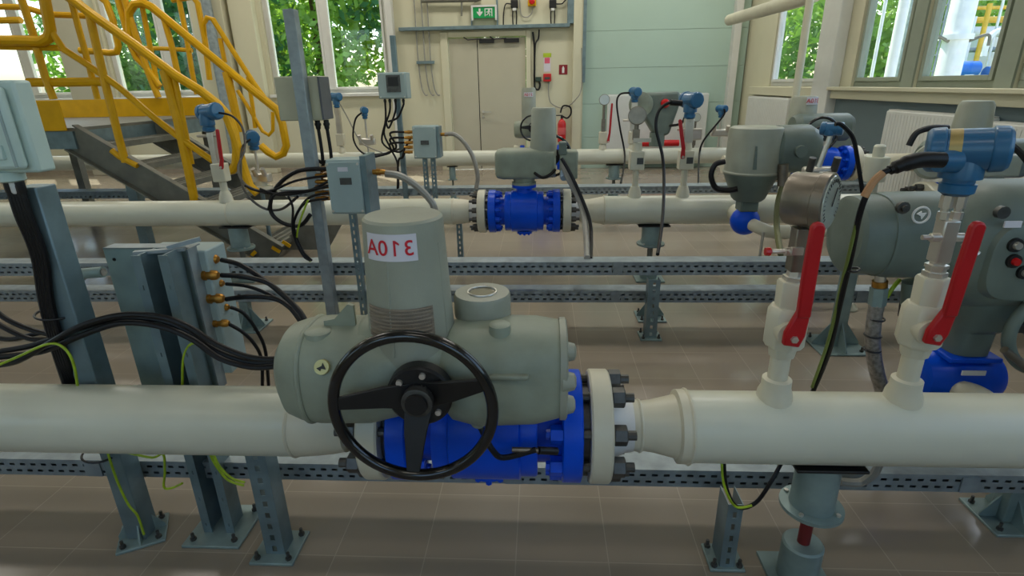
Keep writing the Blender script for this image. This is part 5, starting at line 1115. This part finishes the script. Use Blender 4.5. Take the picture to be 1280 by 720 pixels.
# braided hose
r = root('braided_hose', 'grey braided hose with brass and steel coupling under right actuator', 'hose', P(1100, 490, YR-.02))
ph = [(1101, 340), (1099, 362), (1096, 380), (1092, 405), (1091, 430), (1095, 460), (1104, 492), (1120, 540)]
part('hose', MB().tube([P(x, y, YR-.03) for x, y in ph[2:]], .028, 16), BRAID, r)
part('steel_coupling', MB().tube([P(x, y, YR-.03) for x, y in ph[:2]], .02, 14, smooth=False), STEEL, r); part('brass_ring', MB().tube([P(1100, 351, YR-.03), P(1099.5, 358, YR-.03)], .028, 14, smooth=False), BRASS, r)
part('hex_coupling', MB().tube([P(1099, 359, YR-.03), P(1096, 381, YR-.03)], .032, 6, smooth=False), GALVT, r); part('collar', MB().tube([P(1096, 381, YR-.03), P(1094, 392, YR-.03)], .027, 14, smooth=False), BLKM, r)
for x, y in ((1095, 398), (1091, 419), (1090, 437)): part('cable_tie', MB().ring(P(x, y, YR-.03), Z1, .03, .004, 24, 6), BLKM, r)
part('earth_wire', MB().tube([P(1108, 372, YR), P(1116, 360, YR), P(1124, 350, YR+.03)], .008), YGRN, cat='cable', label='short yellow green wire by the braided hose coupling')
part('power_cable', MB().cyl(P(1133, 373, YR), P(1130, 395, YR), .022), RUB, cat='cable', label='short thick black cable end behind the right white ball valve')
# blue branch valve under
xq_ = xat(YR, .4, 1193); zq_ = zat(xq_, YR, 468)
r = root('branch_valve', 'blue ball valve with white elbow low behind the foreground pipe right', 'valve', (xq_, YR, zq_-.12))
part('valve_body', MB().loft((xq_-.17, YR, zq_), X1, [(0, 0, 0, .07, .07, 2), (.01, 0, 0, .1, .1, 2), (.06, 0, 0, .12, .12, 2), (.16, 0, 0, .135, .13, 2), (.26, 0, 0, .12, .12, 2), (.31, 0, 0, .09, .09, 2)], u=Y1, n=36), BLUE, r)
part('top_flange', MB().box((xn, YR-.02, zn0-.012), (.2, .18, .022)), BLUE, r, bevel=.005); part('stem', MB().cyl((xn, YR-.01, zq_+.08), (xn, YR-.01, zn0-.02), .07), BLUE, r)
part('name_plate', MB().box((xn-.02, YR-.135, zn0-.05), (.09, .005, .02)), WHITE, r)
part('elbow', MB().tube([P(1190, 486, YR-.08), P(1208, 490, YR-.14), P(1226, 497, YR-.15), P(1244, 512, YR-.15), P(1262, 530, YR-.15)], .042, 16), PIPEC, r)
part('branch_pipe', MB().cyl((1.9, 2.6, .62), (XR-.1, 2.6, .62), .075, n=24), PIPEW, cat='pipe', label='white pipe leaving frame at right edge behind the handwheel')
q = P(1250, 423, 2.6)
# handles behind pipe 2 area
part('bent_rod', MB().tube([P(954, 290, YV-.2), P(949, 325, YV-.2)], .012, smooth=False), STEEL, cat='rod', label='short steel rod below the white branch elbow')
# ------------------------------------------------------------------ stair with platform
YN, YFR = 5.2, 6.35
A = P(92, 168, YN); Bq = P(352, 330, YN); A.z = max(A.z, 1.15); Bq.z = .04
zp = zat(A.x, YN, 160); A.z = zp-.07
r = root('staircase', 'steel staircase with yellow handrails and platform crossing the pipes at left', 'stairs', ((A.x+Bq.x)/2, (YN+YFR)/2, 0))
dS = (Bq-A); dn_ = dS.normalized(); up = V((-dn_.z, 0, dn_.x)).normalized()
for yy in (YN, YFR):
    a = V((A.x, yy, A.z)); b = V((Bq.x, yy, Bq.z)); L = (b-a).length
    mb = MB().prism([(0, -.15), (L, -.15), (L, .12), (0, .12)], a, dn_, up, .012); mb.prism([(0, .11), (L, .11), (L, .122), (0, .122)], a+V((0, -.03, 0)), dn_, up, .07); mb.prism([(0, -.152), (L, -.152), (L, -.14), (0, -.14)], a+V((0, -.03, 0)), dn_, up, .07)
    part('stringer', mb, STAIR, r)
nT = 6
for i in range(nT):
    t = (i+.6)/nT; c = A+dS*t; w_ = .26
    part('tread', MB().perf((c.x-w_/2, YN+.01, c.z+.03), Y1, X1, YFR-YN-.02, w_, .04, .022, .02, rows=((.1, .3), (.4, .6), (.7, .9))), STAIR, r)
    part('tread_nosing', MB().span((c.x+w_/2, YN+.01, c.z-.01), (c.x+w_/2+.02, YFR-.01, c.z+.045)), STAIR, r)
# platform
px0 = -8.6
part('platform_deck', MB().span((px0, YN, zp-.03), (A.x+.02, YFR+1.2, zp)), STAIR, r)
mb = MB()
for yy in (YN, YFR+1.18): mb.span((px0, yy-.03, zp-.19), (A.x+.02, yy+.03, zp-.03))
mb.span((A.x-.04, YN, zp-.19), (A.x+.02, YFR+1.2, zp-.03)); mb.span((-6.5, YN, zp-.16), (-6.42, YFR+1.2, zp-.03)); part('platform_beam', mb, GALVD, r)
for xx, ys_ in ((xat(YN+.3, .6, 166), (YN+.34,)), (A.x-.05, (YFR+1.12,)), (-6.4, (YN+.03, YFR+1.12)), (-8.5, (YN+.03, YFR+1.12))):
    for yy in ys_: part('platform_column', MB().span((xx-.05, yy-.05, 0.0), (xx+.05, yy+.05, zp-.19 if yy != YN+.34 else .72)), STAIR if yy > 6 else GALVD, r)
kz = zat(A.x, YN, 126)
def kick(pxa, pxb, pya, pyb, Y):
    a = P(pxa, pya, Y); b = P(pxb, pyb, Y); part('kick_plate', MB().span((a.x, Y-.01, b.z), (b.x, Y+.01, a.z)), YEL, r)
part('kick_plate', MB().span((px0, YN-.045, zp-.02), (A.x-.02, YN-.033, kz)), YEL, r)
part('kick_plate', MB().span((px0, YFR+1.15, zp-.0), (P(262, 130, YFR+1.15).x, YFR+1.165, zat(-4, YFR+1.15, 121))), YEL, r)
part('kick_plate', MB().span((P(178, 130, YFR).x, YFR+.0, zat(-4, YFR, 142)), (P(266, 130, YFR).x, YFR+.012, zat(-4, YFR, 122))), YEL, r)
def rail(nm, pts, Y, rad=.024, sm=False): part(nm, MB().tube([P(x, y, Y) for x, y in pts], rad*1.35, 10, smooth=sm), YEL, r)
YN2 = YN-.06
rail('handrail', [(60, -22), (91, 0), (116, 19), (167, 55), (219, 94), (250, 113), (272, 130), (286, 146), (293, 165), (296, 188), (295, 205), (290, 213), (284, 214)], YN2, .03)
rail('knee_rail', [(45, -50), (57, 0), (66, 42), (80, 62), (105, 78), (131, 96), (150, 110), (190, 145), (223, 171), (250, 190), (266, 201)], YN2, .022)
rail('rail_post', [(111, 15), (120, 55), (133, 110), (148, 170), (157, 203)], YN2, .026)
rail('rail_post', [(205, 88), (222, 150), (235, 210), (243, 250)], YN2, .03); rail('rail_post', [(217, 94), (228, 150), (239, 205)], YN2+.03, .022)
rail('rail_post', [(283, 144), (293, 170), (305, 212), (312, 232), (322, 242)], YN2-.02, .03)
rail('post_base', [(140, 188), (150, 196), (172, 207)], YN2, .022)
rail('guard_rail', [(-20, 51), (30, 51), (52, 52), (61, 47), (63, 38), (57, 5), (52, -20)], YN2, .034)
rail('guard_rail', [(-20, 58), (75, 60)], YN2+.05, .02); rail('guard_rail', [(-20, 8), (30, 9), (60, 18), (110, 20)], YN2+.3, .02)
rail('guard_rail', [(-20, 26), (26, 25)], YFR+1.1, .03)
rail('guard_rail', [(36, 103), (80, 103), (128, 102)], YN2+.05, .03)
rail('rail_post', [(22, -15), (34, 20), (42, 45)], YN2+.02, .024); rail('rail_post', [(46, 60), (56, 95), (67, 124)], YN2+.02, .024)
rail('rail_post', [(86, -10), (101, 45), (112, 85), (122, 124)], YN2+.05, .02)
rail('guard_rail', [(95, -10), (122, -6), (133, 3), (141, 25), (148, 58), (146, 65), (138, 66), (100, 63)], YFR, .026)
rail('rail_post', [(144, -12), (156, 30), (161, 52), (170, 72), (184, 86), (200, 108)], YFR, .024)
rail('rail_post', [(152, -12), (168, 40), (185, 90), (198, 122)], YFR, .026); rail('rail_post', [(198, 112), (190, 70), (178, 10), (176, -10)], YFR+.03, .02)
rail('handrail', [(178, 68), (163, 50), (161, 16), (168, 5), (180, 4), (190, 9), (254, 62), (300, 100), (346, 137), (353, 155), (358, 182), (354, 192), (345, 196), (335, 190), (326, 182)], YFR, .032)
rail('rail_post', [(205, 24), (214, 55), (222, 92)], YFR, .024); rail('rail_post', [(222, -8), (232, 40), (240, 90), (246, 118)], YFR+1.1, .024)
rail('rail_post', [(283, 90), (292, 130), (300, 165)], YFR, .034); rail('guard_rail', [(215, 0), (240, -4), (247, 4), (256, 50), (262, 100)], YFR+1.1, .026)
rail('guard_rail', [(178, 60), (210, 61), (240, 63)], YFR+1.1, .02)
rail('handrail', [(257, 62), (254, 30), (259, 22), (266, 24), (290, 62), (318, 105), (340, 135)], YFR+1.1, .024)
rail('knee_rail', [(297, 113), (315, 142), (328, 164), (336, 169), (341, 163), (341, 140)], YFR+1.1, .018)
rail('rail_post', [(275, 48), (281, 78)], YFR+1.1, .022); rail('rail_post', [(310, 96), (316, 135), (319, 160)], YFR+1.1, .02)
# yellow-black tape on stair foot
for i, (x, y) in enumerate(((300, 308), (316, 318), (345, 312), (358, 305))):
    p = P(x, y, YN-.05); part('hazard_strip', MB().box(p, (.09, .01, .035), Matrix.Rotation(-.7 if i < 2 else .6, 3, 'Y')), YEL, r)
# right foot plates of stair base
part('stair_base_plate', MB().prism([(0, 0), (.55, 0), (.75, .3), (.5, .42), (.1, .1)], V((Bq.x-.15, YN+.25, .02)), X1, Z1, .02), STAIR, r)
# ------------------------------------------------------------------ fill light panels added at the ceiling, unseen above the frame
k = 0
for yy in (-1.5, 2.6, 5.2, 9.6):
    for xx in (-8, -4.2, -.6, 2.4):
        k += 1
        r = root('fill_panel', 'unseen white fill light panel added under the ceiling of the pipe hall', 'ceiling light', (xx, yy, ZC-.06), 'added fill lights')
        part('housing', MB().span((xx-.75, yy-.3, ZC-.07), (xx+.75, yy+.3, ZC-.001)), WHITE, r)
        part('fill_diffuser', MB().span((xx-.72, yy-.27, ZC-.085), (xx+.72, yy+.27, ZC-.0705)), mat('fill_panel_glow', (255, 250, 238), .5, noise=0, emis=1.2), r)
        la = bpy.data.lights.new('fill_light', 'AREA'); la.shape = 'RECTANGLE'; la.size = 1.4; la.size_y = .5; la.energy = {-1.5: 12, 2.6: 5, 5.2: 38, 9.6: 50}[yy]; la.color = (1, .96, .88)
        lo = bpy.data.objects.new('fill_light', la); COL.objects.link(lo); lo.parent = r; lo.location = (0, 0, -.05)
# ------------------------------------------------------------------ outside
part('lawn', MB().span((-60, YB+.4, -.25), (60, 90, -.2)), LAWN, kind='structure')
struct('yard', MB().span((XR+.35, -20, -.2), (60, YB+.4, -.15)), CONC)
def tree(name, lab, x, y, h, rad, m, n=5200, grp='trees outside the windows', ls=.2):
    r = root(name, lab, 'tree', (x, y, -.2), grp)
    part('trunk', MB().tube([(x, y, -.2), (x+.1, y, h*.3), (x-.05, y+.1, h*.6), (x, y, h*.85)], .16, 10, rs=[.2, .15, .08, .04]), BARK, r)
    mb = MB(); cl = [(V((x+random.uniform(-.55, .55)*rad, y+random.uniform(-.5, .5)*rad, h*random.uniform(.12, .95))), rad*random.uniform(.35, .55)) for _ in range(22)]
    for _ in range(n):
        c, cr_ = random.choice(cl); d = V((random.gauss(0, 1), random.gauss(0, 1), random.gauss(0, 1))).normalized()
        p = c+d*cr_*random.uniform(.55, 1.05); a = V((random.gauss(0, 1), random.gauss(0, 1), random.gauss(0, 1))).normalized(); b_ = a.cross(d)
        if b_.length < .1: continue
        b_.normalize(); s = ls*random.uniform(.6, 1.3)
        mb.add([p-a*s*.9, p+b_*s*.45, p+a*s*.9, p-b_*s*.45], [(0, 1, 2, 3)])
    part('foliage', mb, m, r, ang=180)
T = [(-14.5, 21, 8, 3.2, 0, 'broad green tree seen through the far left window, leftmost'), (-10.5, 18.5, 8.5, 3.0, 2, 'dark green tree seen behind the yellow guard rails'), (-17.5, 27, 9, 4, 1, 'pale tree at far left beyond the platform'),
     (-7.6, 20, 9, 3.0, 1, 'bright green tree in the left pane above beige box'), (-4.6, 21.5, 9.5, 3.1, 2, 'blue green tree in the right pane of the left window'), (-12, 27, 10, 4, 0, 'tall green tree behind the leftmost trees'), (-1.5, 24, 9, 3.2, 0, 'green tree hidden mostly by the back wall')]
for x, y, h, rd, mi, lab in T: tree('tree', lab, x, y, h, rd, LEAF[mi])
for x, y, h, rd, mi, lab in [(22.5, 31, 10, 3.6, 2, 'blue green tree far beyond the outdoor pipe rack'), (8.6, 17.5, 9, 2.2, 1, 'slender light tree near the far right window'), (10.5, 23, 10, 3.4, 0, 'green tree seen through the far right window'), (15.0, 25, 10, 3.4, 1, 'light green tree seen through the middle right window'), (19.0, 29, 9, 3.4, 0, 'distant green tree behind white outdoor column')]: tree('tree', lab, x, y, h, rd, LEAF[mi])
# plant outside right windows
XO = lambda px, Y: P(px, 60, Y).x
ZO = lambda px, py, Y: P(px, py, Y).z
Yo = 12.5; x = XO(1192, Yo)
r = root('outdoor_column', 'tall white process column with ladder outside the right window', 'process column', (x, Yo, -.15))
part('shell', MB().lathe((x, Yo, -.15), Z1, [(0, .22), (6, .22), (6.4, .1)], 32), WTOW, r); part('ring_flange', MB().lathe((x, Yo, ZO(1192, 50, Yo)), Z1, [(0, .29), (.1, .29)], 32), WTOW, r)
mb = MB()
for dx in (-.62, -.36): mb.cyl((x+dx, Yo-.1, -.1), (x+dx, Yo-.1, 6), .02, n=8)
for i in range(20): mb.cyl((x-.62, Yo-.1, .2+i*.3), (x-.36, Yo-.1, .2+i*.3), .012, n=6)
part('ladder', mb, GALV, r)
for a in (-.5, .5):
    part('platform_bracket', MB().tube([(x+a*.4, Yo-.1, 2.25), (x+a, Yo-.15, 2.35), (x+a*1.1, Yo-.15, 2.15)], .03, 8), STAIR, r)
for (lab, pxs, m_, rad_, yy) in (('white vertical mast outside middle right window', 1119, WTOW, .09, 11.5), ('thin white pole outside right window left part', 1096, WTOW, .03, 11.5), ('grey steel post right of the white outdoor mast', 1131, GALV, .06, 12.0)):
    xx = XO(pxs, yy); part('outdoor_mast', MB().cyl((xx, yy, -.15), (xx, yy, 6), rad_), m_, cat='mast', label=lab)
r = root('pipe_rack', 'outdoor rack of white, yellow and blue process pipes beyond right window', 'pipe rack', (XO(1235, 15), 15, -.15))
for (py, m_, rd) in ((25, YPIPE, .07), (10, YPIPE, .04), (40, WTOW, .12), (62, GALV, .06), (-5, WTOW, .1)):
    z_o = ZO(1225, py, 15); part('rack_pipe', MB().cyl((XO(1206, 15), 15, z_o), (XO(1206, 15)+7, 15, z_o), rd), m_, r)
random.seed(3)
for i in range(16):
    m_ = (WTOW, YPIPE, WTOW, GALV, OBLUE, WTOW, STAIR)[i % 7]; xx = XO(1209, 14.6)+i*.27; part('rack_riser', MB().cyl((xx, 14.6, -.15), (xx, 14.6, random.uniform(2.4, 4.4) if m_ is not OBLUE else 2.0), random.uniform(.025, .07)), m_, r)
for i in range(6):
    xx = XO(1212, 14)+i*.62; zz = 1.75-.12*(i % 2); part('pump_motor', MB().cyl((xx-.2, 13.9, zz), (xx+.2, 13.9, zz), .16), OBLUE, r); part('pump_stand', MB().span((xx-.1, 13.8, -.15), (xx+.1, 14.0, zz-.12)), WTOW, r)
    part('pipe_elbow', MB().tube([(xx+.2, 13.8, 2.0), (xx+.22, 13.8, 2.35), (xx+.35, 13.8, 2.5), (xx+.5, 13.8, 2.5)], .06, 10), WTOW, r)
part('vessel', MB().lathe((XO(1227, 16), 16, -.15), Z1, [(0, .3), (2.6, .3), (2.8, .2), (2.9, .1)], 28), WTOW, r)
# ------------------------------------------------------------------ light
w = bpy.data.worlds.new('sky'); S.world = w; w.use_nodes = True; N = w.node_tree.nodes; L = w.node_tree.links
sk = N.new('ShaderNodeTexSky'); sk.sky_type = 'NISHITA'; sk.sun_disc = False; sk.sun_elevation = math.radians(58); sk.sun_rotation = math.radians(20); sk.dust_density = 2.5
bg = N['Background']; L.new(sk.outputs[0], bg.inputs[0]); bg.inputs[1].default_value = .62
sl = bpy.data.lights.new('sun', 'SUN'); sl.energy = 9.0; sl.angle = math.radians(.6); sl.color = (1, .95, .86)
so = bpy.data.objects.new('sun', sl); COL.objects.link(so); d = V((.38, -.42, -1)).normalized(); so.rotation_euler = d.to_track_quat('-Z', 'Y').to_euler(); so.location = (-6, 20, 15)
vs_ = S.view_settings; vs_.view_transform = 'Standard'; vs_.look = 'None'; vs_.gamma = 1; vs_.use_curve_mapping = False; vs_.exposure = 0.0
